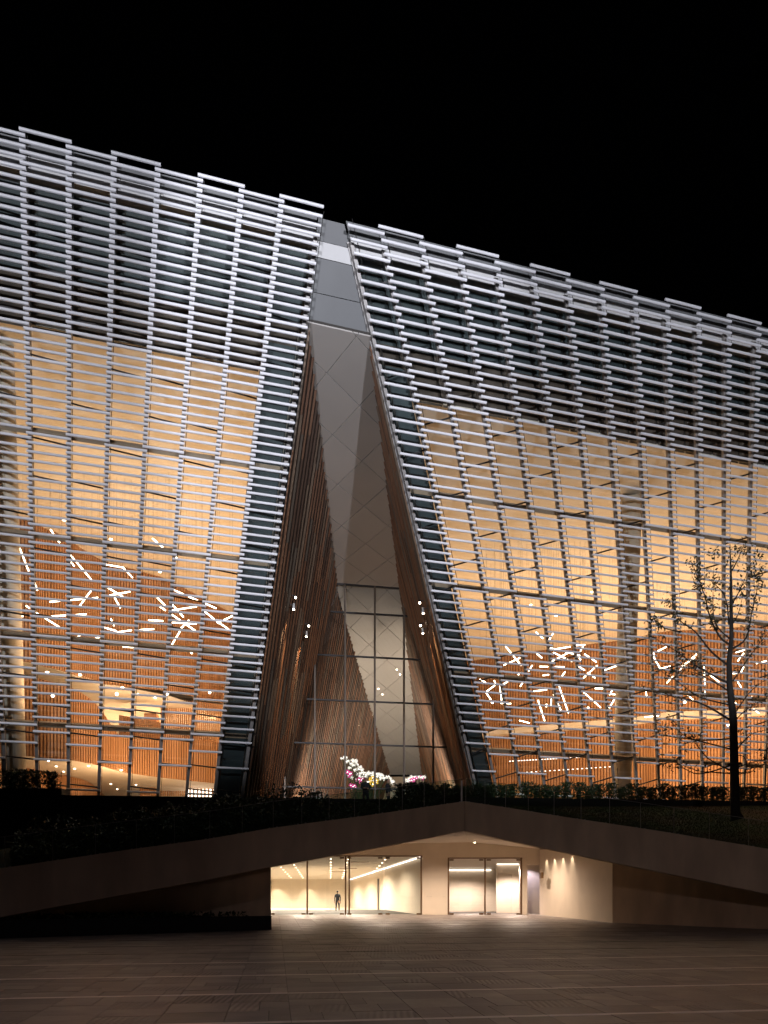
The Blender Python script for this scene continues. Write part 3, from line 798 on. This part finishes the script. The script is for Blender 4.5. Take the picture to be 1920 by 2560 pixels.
# right side wall: splayed, then the dark return along the ramp
sa, sb, sc = V((DO[1], YD, 0)), V((11.42, 38.4, 0)), V((16.6, 31.9, 0)); sd = V((21.5, 25.6, 0))
def wall_run(a, b, z0, z1a, z1b, n, nm, m):
    d = (b - a); nn = V((-d.y, d.x, 0)).normalized(); nn = nn if nn.x > 0 else -nn
    for i in range(n):
        p, q = a + d * (i / n) , a + d * ((i + 1) / n); ha = z1a + (z1b-z1a)*i/n; hb = z1a + (z1b-z1a)*(i+1)/n
        mb = MB(); g = d.normalized() * .003
        mb.prism([V((p.x,p.y,z0))+g, V((q.x,q.y,z0))-g, V((q.x,q.y,hb))-g, V((p.x,p.y,ha))+g], nn * .35); mb.build(nm, M[m], portal)
wall_run(sa, sb, -.1, 4.75, 3.95, 5, 'side_wall_panel', 'stonein')
wall_run(sb, sc, -.1, 3.6, 2.3, 4, 'ramp_wall_panel', 'stone')
wall_run(sc, sd, -.1, 2.3, .9, 3, 'ramp_wall_panel', 'stone')
# left wall under the beam
la = P(675, 2230, 33.6); lb = V((-14.5, 28.2, 0)); la = V((la.x, la.y, 0))
d = lb - la; nn = V((d.y, -d.x, 0)).normalized(); nn = nn if nn.y > 0 else -nn
mb = MB(); mb.prism([V((la.x,la.y,-.1)), V((lb.x,lb.y,-.1)), V((lb.x,lb.y,1.4)), V((la.x,la.y,3.7))], nn * .4); mb.build('ramp_wall', M['stone'], portal)
mb = MB(); mb.prism([V((la.x-.02,la.y+.42,-.1)), V((-9.0, YD, -.1)), V((-9.0,YD,4.9)), V((la.x-.02,la.y+.42,3.85))], (-.4,0,0)); mb.build('side_wall', M['stonein'], portal)
# hall floor with a pale threshold step
slab('hall_floor', [(-9.2, YD - 1.6), (DO[1] + .02, YD - 1.6), (DO[1] + .02, YD + 32), (-24, YD + 32), (-24, YD+1), (-9.2, YD+1)], .2, ZH, M['floor'], portal)
# left hall: walls, ceiling with slots and dots of light
def zceil(y): return zt + .02 + (3.45 - zt) * (y - YD) / 31.
yb = 81.0
cl = [(-24, YD + .36), (LO[1] + .02, YD + .36), (dx(872, 80), yb), (-24, yb)]
MB().prism([(x, y, zceil(y)) for x, y in cl], (0,0,.12)).build('hall_ceiling', M['cream'], portal)
panels(-24, dx(872, 80), ZH, zceil(yb), 10, 3, yb, .3)
a, b = V((LO[1] + .02, YD + .36, 0)), V((dx(872, 80), yb, 0))
for i in range(8):
    p, q = a + (b-a)*(i/8), a + (b-a)*((i+1)/8)
    for j in range(3):
        za, zb = [ZH + (zceil(p.y)-.12-ZH)*jj/3 for jj in (j, j+1)]; zc_, zd_ = [ZH + (zceil(q.y)-.12-ZH)*jj/3 for jj in (j, j+1)]
        MB().prism([V((p.x,p.y+.004,za+.004)), V((q.x,q.y-.004,zc_+.004)), V((q.x,q.y-.004,zd_-.004)), V((p.x,p.y+.004,zb-.004))], (.25,0,0)).build('hall_wall_panel', M['stonein'], portal)
MB().bar(V((a.x-.06,a.y,zceil(a.y)-.07)), V((b.x-.06,b.y,zceil(b.y)-.07)), V((.03,0,0)), V((0,0,.03))).build('cove_light', M['strip'], portal)
p = a + (b-a) * .47; q = a + (b-a) * .495
MB().prism([V((p.x-.03,p.y,ZH)), V((q.x-.03,q.y,ZH)), V((q.x-.03,q.y,3.15)), V((p.x-.03,p.y,3.2))], (.02,0,0)).build('doorway', M['dark'], portal)
MB().aabb((-24.3, YD, ZH), (-24, yb, 5)).build('hall_wall', M['stonein'], portal)
def hall_y(px, q):                               # depth where a pixel meets the sloping hall ceiling
    y = 52.
    for _ in range(60): y = (zceil(y) - ZC) * F / (H - q)
    return y
for x0, x1, q in ((877, 922, 2155), (848, 892, 2171), (830, 868, 2182), (816, 849, 2190.5), (803, 833, 2198), (792, 815, 2203)):
    y = hall_y(x0, q)
    MB().aabb((dx(x0, y), y - .25, zceil(y) - .03), (dx(x1, y), y + .25, zceil(y) + .02)).build('ceiling_slot', M['bronze'], portal)
for i in range(9):
    for j, s0 in enumerate((-7.6, -6.4, -3.6, -2.4, .2)):
        y = 52.5 + i * 3.1 + j * .3; x = s0 - (y - 52) * .07
        MB().tube([(x, y, zceil(y) - .015), (x, y, zceil(y) + .03)], .05, 8).build('downlight', M['lens'], portal)
for y in (54.5, 61, 68, 75):
    for x in [LO[1] - .2 * (y - YD) - q for q in ((3.2, 7.0, 11.0) if y < 66 else (3.6, 9.5, 15.5))]:
        light('hall_downlight', 'SPOT', (x, y, zceil(y) - .1), 1250 if y < 56 else 2500, (1.0, .84, .67), (x, y, 0), .12, 165, .5)
for x in (-21, -17.8, -14.5, -11.2, -8):
    light('wall_wash', 'SPOT', (x, yb - 1.1, zceil(yb) - .1), 260, (1.0, .83, .62), (x, yb - .1, 0), .06, 75, .6)
# right room
MB().prism([(RO[0]-.6, YD+.36, zr+.04), (DO[1]+.6, YD+.36, zr+.04), (DO[1]+3, 62, 3.5), (RO[0]-1.0, 62, 3.5)], (0,0,.1)).build('room_ceiling', M['cream'], portal)
panels(4.6, 8.6, ZH, 3.75, 4, 5, 57.5, .3); panels(8.0, 10.1, ZH, 4.0, 2, 5, 54.5, .3)
panels(8.6, 13.0, ZH, 4.2, 3, 5, 60, .3)
MB().aabb((RO[0]-.55, YD+.36, ZH), (RO[0]-.3, 58, zr+.25)).build('room_wall', M['stonein'], portal)
MB().aabb((4.6, 57.36, 3.62), (8.0, 57.44, 3.68)).build('cove_light', M['strip'], portal)
MB().aabb((8.0, 54.36, 3.95), (10.0, 54.44, 4.0)).build('cove_light', M['strip'], portal)
for x, y in ((6.0, 55.0), (9.0, 52.6)):
    light('room_downlight', 'SPOT', (x, y, 3.66), 1500, (1.0, .78, .68), (x, y, 0), .12, 150, .6)
panels(DO[0] - .1, DO[1] + .6, ZH, 4.0, 1, 4, YD + 2.2, .3)
light('niche_lamp', 'SPOT', (dx(1328), YD + 1.2, zd - .05), 130, (.86, .76, 1.0), (dx(1335), YD + 2.2, 1), .05, 120, .5)
# door frames and glass leaves
def glazed(x0, x1, z0, z1, cuts, frames):
    MB().aabb((x0, YD - .03, z1 - .07), (x1, YD + .09, z1)).build('door_head', M['bronze'], portal)
    ex = [x0] + cuts + [x1]
    for c in frames: MB().aabb((c - .05, YD - .02, z0), (c + .05, YD + .10, z1 - .07)).build('door_post', M['bronze'], portal)
    for a, b in zip(ex, ex[1:]):
        lf = MB(); lf.aabb((a + .06, YD + .03, z0 + .02), (b - .06, YD + .045, z1 - .09)); o = lf.build('glass_leaf', M['dglass'], portal)
        for hx in (a + .24, b - .24):
            MB().aabb((hx - .14, YD + .015, z0 + .03), (hx + .14, YD + .06, z0 + .13)).build('patch_fitting', M['bronze'], o)
            MB().aabb((hx - .14, YD + .015, z1 - .20), (hx + .14, YD + .06, z1 - .10)).build('patch_fitting', M['bronze'], o)
glazed(LO[0], LO[1], ZH, zt, [dx(672), dx(768), dx(864), dx(960)], [dx(768), dx(864), dx(873), dx(1053)])
glazed(RO[0], RO[1], ZH, zr, [dx(1212.6)], [dx(1121), dx(1212.6), dx(1303)])
MB().aabb((dx(1352, 47.5) , 47.4, dz(2196, 47.5)), (dx(1358, 47.5), 47.9, dz(2181, 47.5))).build('notice_plate', M['bronze'], portal)
# forecourt downlights hung from the soffit, washing the stone
for px, q in ((1125, 2099), (1187, 2107), (1204, 2094), (1248, 2101)):
    p = P(px, q, 46.0); top = 5.15
    MB().tube([(p.x, p.y, p.z + .03), (p.x, p.y, p.z + .22)], .05, 8).tube([(p.x, p.y, p.z + .22), (p.x, p.y, top)], .012, 5).build('pendant_lamp', M['dark'], portal)
    MB().tube([(p.x, p.y, p.z), (p.x, p.y, p.z + .028)], .045, 8).build('lamp_lens', M['lens'], portal)
for x, y, e in ((-5, 45, 300), (0, 46, 380), (4, 46, 380), (8, 46, 380)):
    light('soffit_lamp', 'SPOT', (x, y, 4.55), e * 2.6, (1.0, .77, .60), (x, y, 0), .10, 160, .7)
for i, (px, q) in enumerate(((1318, 2120), (1334, 2112), (1363, 2115), (1388, 2122))):
    y = 48.5 - i * 1.5; x = 10.25 + (YD - y) * .1095 - .35
    light('scallop_lamp', 'SPOT', (x, y, 4.35), 85, (1.0, .80, .58), (x + .3, y, 0), .04, 60, .4)

# ------------------------------------------------------------------ roof lawn, hedges, stairs, upper terrace
def lawn_patch(T, back, n=10):
    mb = MB()
    for i in range(len(T) - 1):
        for j in range(n):
            f0, f1 = j / n, (j + 1) / n
            a0, a1 = T[i].lerp(back[i], f0), T[i].lerp(back[i], f1); b0, b1 = T[i+1].lerp(back[i+1], f0), T[i+1].lerp(back[i+1], f1)
            mb.face([a0, b0, b1, a1])
    return mb
TRb = [p + V((0, .56, -.06)) for p in TR]; bkR = [V((p.x * 1.12 + .3, 38.2 + .05 * p.x, 6.42)) for p in TR]
lawn = tag(lawn_patch(TRb, bkR).build('lawn', M['grass']), kind='structure')
TLb = [p + V((0, .56, -.06)) for p in TL]; bkL = [V((p.x * 1.05, fas_y(x) + 2.6, p.z + .9)) for p, x in zip(TL, xsL)]
for p in bkL: p.z = min(p.z, 6.3)
struct(lawn_patch(TLb, bkL).build('planting_bed', M['soil']))
# grass blades on the lawn
mb = MB(); rg = random.Random(9)
for _ in range(26000):
    i = rg.randrange(len(TRb) - 1); t, f = rg.random(), rg.random() ** 1.5
    p = TRb[i].lerp(TRb[i+1], t).lerp(bkR[i].lerp(bkR[i+1], t), f); h = rg.uniform(.03, .08); d = V((rg.uniform(-.03,.03), rg.uniform(-.03,.03), h)); s = V((.012, 0, 0))
    mb.face([p - s, p + s, p + d])
tag(mb.build('grass', M['grass']), 'short grass blades on the sloping lawn beside the bare tree', 'grass', kind='stuff')
# upper terrace: pieces round the sunken opening
mb = MB(); mb.prism([(-46, 37.5, 5.6), (-17, 36.1, 5.6), (1.5, 38.0, 5.6), (3.9, 37.0, 5.6), (26, 39.4, 5.6), (60, 40, 5.6), (60, 46.5, 5.6), (-46, 46.5, 5.6)], (0,0,.89))
struct(mb.build('upper_terrace', M['step']))
# stairs up to the terrace on the left
st = thing('stairs', (-10, 33, 4), 'broad dark stone stairs rising to the terrace below the left glass wing', 'stairs')
for i in range(15):
    z = ZP - .165 * (i + 1); y = 36.9 - .45 * i
    s0 = V((-34, y - 2.0, 0)); s1 = V((2.6 - i * .95, y + .06, 0))
    mb = MB(); mb.prism([(s0.x, s0.y, z - .165), (s1.x, s1.y, z - .165), (s1.x, s1.y + 1.4, z - .165), (s0.x, s0.y + 1.6, z - .165)], (0,0,.165 + .0)); mb.build('step', M['step'], st)

def hedge(name, label, a, b, zb, h, wdt, n, size, seed, clump=1.0, gapf=.25):
    rr = random.Random(seed); a, b = V(a), V(b); d = b - a; L = d.length; d.normalize(); s = V((-d.y, d.x, 0))
    root = thing(name, a.lerp(b, .5) + V((0,0,zb)), label, 'hedge')
    nc = max(2, int(L / clump)); cl = [((i + .5 + rr.uniform(-.2, .2)) * L / nc, rr.uniform(.85, 1.12)) for i in range(nc)]
    pts = []
    while len(pts) < n:
        c, hs = rr.choice(cl); t = c + rr.gauss(0, clump * .27); z = rr.random() ** .8 * h * hs
        wz = .35 + .65 * min(1, z / (.35 * h))
        pts.append(a + d * t + s * rr.uniform(-.5, .5) * wdt * wz + V((0, 0, zb + z)))
    mb = MB(); leaves(mb, pts, size, rr); tag(mb.build('foliage', M['leaf'], root), kind='stuff')
    mb = MB()
    for c, hs in cl:
        for _ in range(4):
            p = a + d * (c + rr.uniform(-.25, .25) * clump) + V((0,0,zb)); mb.tube([p, p + V((rr.uniform(-.1,.1), 0, h * .7))], .012, 4)
    tag(mb.build('stems', M['bark'], root), kind='stuff')
hb = P(1290, 2000, 38.7); he = P(2000, 2000, 40.4)
hedge('hedge', 'clipped hedge in front of the right glass wing, seen against its light', (5.2, 38.9, 0), (23, 40.6, 0), ZP - .05, 1.0, .6, 17000, .075, 4, .55)
hedge('hedge', 'dense hedge behind the glass railing at the peak of the portal', (.5, 37.7, 0), (5.3, 37.4, 0), 5.95, 1.2, .9, 7000, .07, 5, .5)
hedge('hedge', 'short hedge on the black block at the far left edge', (-22, 36.6, 0), (-15.6, 36.6, 0), ZP + .28, .92, .7, 6000, .075, 6, .6)
mb = MB(); mb.aabb((-26, 36.2, ZP), (-15.2, 37.2, ZP + .3)); bl = mb.build('planter_block', M['dstone']); tag(bl, 'black stone block carrying the short hedge at the left edge', 'planter')
# shrubs on the sloping bed behind the left railing
mb = MB(); rr2 = random.Random(21); pts = []
for _ in range(30000):
    i = rr2.randrange(len(TLb) - 1); t, f = rr2.random(), rr2.random()
    if xsL[i] < -200: continue
    base = TLb[i].lerp(TLb[i+1], t).lerp(bkL[i].lerp(bkL[i+1], t), f)
    k = .5 + .5 * math.sin(base.x * 2.3 + math.sin(base.x * 5.1) + f * 6)
    pts.append(base + V((0, .12, rr2.random() ** .9 * (.45 + .35 * k + .55 * f * (1 if base.x > -9 else .6)) * interp(base.x, [(-3, 1), (-2.2, .12), (.3, .15), (1, .8)]))))
leaves(mb, pts, .085, rr2); tag(mb.build('shrubs', M['shrub']), 'dark leafy shrubs on the slope behind the left glass railing', 'shrubs', kind='stuff')

# glass railings: each pane a part
def railing(label, xs, tp, hpx):
    base = P(xs[len(xs)//2], interp(xs[len(xs)//2], tp), fas_y(xs[len(xs)//2]) + .25)
    root = thing('glass_railing', base, label, 'railing', 'glass railings along the portal beam')
    for a, b in zip(xs, xs[1:]):
        A = P(a, interp(a, tp), fas_y(a)) + V((0, .22, -.02)); B = P(b, interp(b, tp), fas_y(b)) + V((0, .22, -.02))
        d = (B - A).normalized() * .014; h = V((0,0,1.12))
        MB().prism([A + d, B - d, B - d + h, A + d + h], (0,.016,0)).build('glass_panel', M['rglass'], root)
        MB().bar(A + d + h + V((0,.008,.008)), B - d + h + V((0,.008,.008)), V((0,.012,0)), V((0,0,.007))).build('edge_cap', M['steel'], root)
        MB().bar(A + V((0,.008,0)), A + h + V((0,.008,0)), V((.005,0,0)), V((0,.008,0))).build('panel_edge', M['steel'], root)
        for c in (A + d * 12, B - d * 12): MB().aabb(c + V((-.03,-.02,-.03)), c + V((.03,.04,.07))).build('clamp', M['steel'], root)
railing('frameless glass railing along the left slope of the portal beam', [-120, 4, 125, 233, 336, 432, 521, 603, 681, 753, 822, 886, 948, 1006, 1061, 1112, 1158], topL, 0)
railing('frameless glass railing along the right slope of the portal beam, before the lawn', [1166, 1214, 1266, 1323, 1388, 1456, 1528, 1606, 1690, 1779, 1878, 1990], topR, 0)
pk = P(1154, 1965, 36.1)
MB().aabb(pk + V((-.04,-.04,-.9)), pk + V((.04,.04,.25))).build('railing_post', M['steel'], bpy.data.objects['glass_railing'])

# ------------------------------------------------------------------ the young tree on the lawn
tb = P(1838, 2042, 33.6)
tree = thing('tree', tb, 'slender young tree with sparse leaves on the lawn at the right', 'tree')
TY = 33.6; rt = random.Random(17)
def q6(x, y, dy=0.): return P(1220 + x / 2.37, 1300 + y / 2.37, TY + dy)
trunk = [q6(1478,1775), q6(1466,1730), q6(1460,1480), q6(1452,1160), q6(1432,980,.1), q6(1428,850,.1), q6(1442,700), q6(1441,500), q6(1440,300), q6(1434,150)]
MB().tube(trunk, [.30,.20,.185,.16,.13,.115,.09,.065,.04,.012], 12).build('trunk', M['bark'], tree, True)
br = [((1432,1180),(1300,1100),(1180,1060),(1040,1040),(960,1010)), ((1422,970),(1300,900),(1200,840),(1100,770),(965,690)), ((1430,870),(1330,780),(1230,660),(1140,600),(1110,520),(1050,470)),
      ((1140,660),(1040,640),(1000,590)), ((1440,750),(1370,690),(1320,570),(1280,450),(1235,320),(1198,240)), ((1435,1300),(1250,1300),(1150,1270),(1080,1180)), ((1437,1352),(1200,1300),(1090,1290),(960,1238)),
      ((1440,1500),(1330,1490),(1250,1490),(1130,1450)), ((1436,1480),(1300,1410),(1240,1330),(1180,1290)), ((1440,1455),(1250,1500),(1150,1465),(1080,1470)),
      ((1448,950),(1500,880),(1600,750),(1680,650)), ((1468,1130),(1560,1010),(1700,920)), ((1448,770),(1530,700),(1570,520),(1600,400),(1612,290)), ((1441,300),(1490,220),(1510,140)),
      ((1458,1385),(1560,1270),(1700,1240)), ((1478,1460),(1560,1440),(1700,1410)), ((1432,700),(1350,600),(1335,400),(1350,190)), ((1428,620),(1400,450),(1290,330)), ((1441,520),(1500,400),(1555,250)),
      ((1425,1010),(1330,960),(1200,900),(1070,900)), ((1432,1100),(1250,1050),(1130,960),(1000,880)), ((1455,1200),(1530,1130),(1640,1060)), ((1440,640),(1480,560),(1510,450)), ((1478,1500),(1560,1495),(1640,1400))]
tips = []
for bi, pl_ in enumerate(br):
    dy0 = rt.uniform(-1.6, 1.6); n = len(pl_)
    pp = [q6(x + rt.uniform(-6, 6), y + rt.uniform(-6, 6), .1 + dy0 * i / (n - 1)) for i, (x, y) in enumerate(pl_)]
    pp = [V(p) for p in smooth_path([tuple(p) for p in pp], 4)]; m = len(pp)
    r0 = .05 if n > 4 else .036
    MB().tube(pp, [max(.008, r0 * (1 - i / m)) for i in range(m)], 6).build('branch', M['bark'], tree)
    tw = MB()
    for i in range(m // 4, m):
        if rt.random() < .42:
            d = (pp[min(i+1, m-1)] - pp[max(i-1, 0)]).normalized(); e = (d + V((rt.uniform(-.8,.8), rt.uniform(-.8,.8), rt.uniform(.1,1.0)))).normalized() * rt.uniform(.25, .7)
            tw.tube([pp[i], pp[i] + e * .5, pp[i] + e + V((0,0,.05))], [.009, .007, .004], 4, False); tips.append((pp[i] + e, .14)); tips.append((pp[i] + e * .6, .12))
        if i > m * .45: tips.append((pp[i], .13))
    if tw.v: tag(tw.build('twigs', M['bark'], tree), kind='stuff')
for x, y in ((1430,170),(1445,250),(1438,330),(1500,160),(1520,210),(1445,420),(1430,560),(1345,210),(1250,300),(1610,310),(1620,360)): tips += [(q6(x, y), .22)] * 2
mb = MB(); pts = []
for c, r in tips:
    for _ in range(rt.randint(6, 12) if c.z > 11.5 else rt.randint(1, 4)): pts.append(c + V((rt.gauss(0, r), rt.gauss(0, r), rt.gauss(0, r))))
leaves(mb, pts, .08, rt); tag(mb.build('leaves', M['tleaf'], tree), kind='stuff')
c = q6(1478, 1450); MB().tube([c + V((math.cos(t) * .32 + .1, 0, math.sin(t) * .42)) for t in [k * .5236 for k in range(13)]], .02, 6).build('hoop', M['bark'], tree)
MB().tube([q6(1420, 1448, -.25), q6(1500, 1440, -.25)], .05, 6).build('tie', M['bark'], tree)

# ------------------------------------------------------------------ lit flower sculptures inside the hall
PET = [emission('white_petal', (1.0,.95,.84), 1.25), emission('pink_petal', (1.0,.10,.42), 1.0), emission('yellow_petal', (1.0,.62,.08), 1.3)]
CORE = emission('flower_core', (1.0,.97,.92), 5)
def blossom_mesh(m, seed):
    rr = random.Random(seed); mb = MB()
    for i in range(22):
        d = V((rr.gauss(0,1), rr.gauss(0,1) - .3, rr.gauss(0,1) + .4)).normalized(); e = d.orthogonal().normalized() * .055
        f = d.cross(e)
        mb.face([d * .05, d * .14 + e, d * .22, d * .14 - e], 0)
    mb.ball((0,0,0), .045, 1, 6, 4)
    return mb.mesh('blossom', [m, CORE])
BM = [[blossom_mesh(m, 10 * i + k) for k in range(3)] for i, m in enumerate(PET)]
def sculpture(label, pts, Y):
    base = P(sum(p[0] for p in pts) / len(pts), 1950, Y); base.z = ZP
    root = thing('flower_sculpture', base, label, 'sculpture', 'glowing flower sculptures in the hall'); rr = random.Random(len(pts))
    st_ = MB()
    for px, q, c in pts:
        p = P(px, q, Y + rr.uniform(-.8, .8)); o = link('blossom', BM[c][rr.randrange(3)], root, p - base); o.rotation_euler = (0, 0, rr.uniform(0, 6)); s = rr.uniform(.65, 1.05); o.scale = (s, s, s)
        g = base + V((rr.uniform(-.9, .9), rr.uniform(-.3, .3), 0)); st_.tube([g, g.lerp(p, .6) + V((0,0,.4)), p], .02, 5, False)
    tag(st_.build('stems', M['stem'], root), kind='stuff')
def r5(x, y, c=0): return (820 + x / 4.608, 1860 + y / 4.608, c)
big = [r5(*t) for t in ((160,165),(185,150),(215,155),(230,195),(210,205),(285,195),(315,190),(295,245),(250,275),(310,295),(345,235),(370,265),(355,290),(390,300),(340,345),(375,340),(410,350),(280,385),(330,415),
     (360,370),(395,380),(425,330),(440,350),(460,330),(485,340),(510,335),(535,350),(560,345),(585,350),(610,360),(630,365),(650,390),(680,380),(705,375),(720,400),(735,425),(745,440),(430,375),(600,390),(640,400),(470,350),(520,365),(575,370),(265,225),(330,205),(395,330),(460,440),(510,420))]
big += [r5(x, y, 1) for x, y in ((225,325),(250,345),(235,365),(265,340),(355,410),(385,415),(370,435),(345,430),(265,475),(290,490),(305,480),(280,510),(315,500),(400,400))]
big += [r5(x, y, 2) for x, y in ((490,405),(515,390),(495,425),(560,420),(500,450),(515,465),(555,440))]
sculpture('tall arching sculpture of glowing white, pink and yellow flowers in the glass hall', big, 59.5)
sculpture('small low cluster of glowing pale flowers at the right of the hall', [r5(*t) for t in ((905,410),(915,430),(930,405),(960,385),(975,395),(940,425),(1000,380),(1040,380),(1075,385),(1100,380),(990,410,1),(1020,395,1),(1060,375,1),(965,420,1),(1090,395,1))], 60.5)

# ------------------------------------------------------------------ people
def person(name, label, base, height, yaw, pose):
    """skeleton of joints grown with a Skin modifier, in metres for a 1.75 m figure"""
    J = []; E = []
    def j(p, r, par=None):
        J.append((V(p), r)); 
        if par is not None: E.append((par, len(J) - 1))
        return len(J) - 1
    pel = j((0,0,.95), .15); ab = j((0,-.01,1.10), .145, pel); ch = j((0,0,1.30), .165, ab); nk0 = j((0,0,1.46), .075, ch); nk = j((0,-.01,1.53), .055, nk0); hd = j((0,-.02,1.62), .085, nk); ht = j((0,-.01,1.70), .075, hd)
    def limb(par, pts):
        for p, r in pts: par = j(p, r, par)
        return par
    for s in (-1, 1):
        lf = pose.get('legs', (0, 0))[0 if s < 0 else 1]
        limb(pel, [((s*.10, 0, .88), .105), ((s*.11, -.05 - lf*.28, .50), .068), ((s*.11, .02 - lf*.42 + (.1 if lf < 0 else 0), .10 + (.05 if lf < 0 else 0)), .048), ((s*.115, -.02 - lf*.42, .045), .045), ((s*.12, -.16 - lf*.42, .03), .035)])
        arm = pose['arm'][0 if s < 0 else 1]
        sh = j((s*.19, 0, 1.41), .07, ch)
        w_ = limb(sh, [((s*arm[0][0], arm[0][1], arm[0][2]), .046), ((s*arm[1][0], arm[1][1], arm[1][2]), .030)])
        wp = J[w_][0]; d = (wp - J[w_-1][0]).normalized(); side = d.cross(V((0,1,0.01))).normalized()
        pm_ = j(wp + d * .07, .034, w_)
        for k in range(4):
            o = side * (.03 - .02 * k); L = (.075,.085,.08,.06)[k]
            f1 = j(wp + d * .10 + o, .0095, pm_); f2 = j(wp + d * (.10 + L * .5) + o + V((0,-.012,0)), .009, f1); j(wp + d * (.10 + L) + o + V((0,-.03,0)), .008, f2)
        t1 = j(wp + d * .03 + side * .045 + V((0,-.01,0)), .011, w_); j(wp + d * .08 + side * .055 + V((0,-.025,0)), .009, t1)
    me = bpy.data.meshes.new('body'); me.from_pydata([tuple(p) for p, r in J], E, [])
    o = bpy.data.objects.new('body', me); COL.objects.link(o)
    sk = o.modifiers.new('skin', 'SKIN'); sk.use_smooth_shade = True
    if not me.skin_vertices: pass
    for i, (p, r) in enumerate(J): me.skin_vertices[0].data[i].radius = (r, r)
    me.skin_vertices[0].data[0].use_root = True
    sb_ = o.modifiers.new('sub', 'SUBSURF'); sb_.levels = 1; sb_.render_levels = 1
    dg = bpy.context.evaluated_depsgraph_get(); ev = bpy.data.meshes.new_from_object(o.evaluated_get(dg))
    bpy.data.objects.remove(o)
    bm = bmesh.new(); bm.from_mesh(ev)
    # head with brow, nose, ears and chin grown into the same mesh
    def blob(c, r):
        ret = bmesh.ops.create_uvsphere(bm, u_segments=14, v_segments=10, radius=1)
        for v in ret['verts']: v.co = V((v.co.x * r[0], v.co.y * r[1], v.co.z * r[2])) + V(c)
    blob((0,-.015,1.655), (.078,.098,.115)); blob((0,-.115,1.64), (.013,.02,.024)); blob((0,-.075,1.575), (.04,.035,.03))
    for s in (-1, 1): blob((s*.078,0,1.645), (.012,.02,.032)); blob((s*.032,-.1,1.668), (.014,.01,.008))
    bm.to_mesh(ev); bm.free()
    for m_ in (M['cloth'], M['skin'], M['cloth']): ev.materials.append(m_)
    for f in ev.polygons:
        z = f.center.z; x = abs(f.center.x); f.use_smooth = True
        hand = any((f.center - V((s*pose['arm'][q][1][0], pose['arm'][q][1][1], pose['arm'][q][1][2]))).length < .19 and (f.center - V((s*pose['arm'][q][0][0], pose['arm'][q][0][1], pose['arm'][q][0][2]))).length > .24 for q, s in ((0,-1),(1,1)))
        f.material_index = 1 if (z > 1.50 or hand) else 0
    sc = height / 1.77
    root = thing(name, base, label, 'person'); root.rotation_euler = (0, 0, yaw); root.scale = (sc, sc, sc)
    b = link('body', ev, root)
    hm = MB(); hm.ball((0, .012, 1.685), (.082, .098, .088), 0, 14, 8); 
    hm.v = [V((p.x, p.y, max(p.z, 1.70 if p.y < -.05 else 1.66 if p.y < 0 else 1.60))) for p in hm.v]
    link('hair', hm.mesh('hair', M['hair'], V((0,0,0)), True), root)
    return root
walk = dict(legs=(.55, -.55), arm=[((.24,.10,1.12),(.25,.06,.87)), ((.24,-.08,1.12),(.26,-.16,.88))])
lean = dict(arm=[((.27,-.06,1.14),(.10,-.30,1.12)), ((.27,-.06,1.14),(.08,-.33,1.10))])
side = dict(arm=[((.25,.03,1.13),(.24,-.10,.90)), ((.26,-.04,1.13),(.14,-.28,1.05))])
pp = P(844, 2281, 60.5); person('person', 'person in a dark suit walking away inside the lit lower hall', (pp.x, 60.5, ZH), 1.68, math.pi, walk)
h1 = P(914, 1943, 42.0); person('person', 'person in dark clothes with folded arms, left of two at the terrace hedge', (h1.x, 42.0, ZP), h1.z - ZP, .15, lean)
h2 = P(970, 1947, 42.3); person('person', 'person in dark clothes turned aside, right of two at the terrace hedge', (h2.x, 42.3, ZP), h2.z - ZP, 1.2, side)
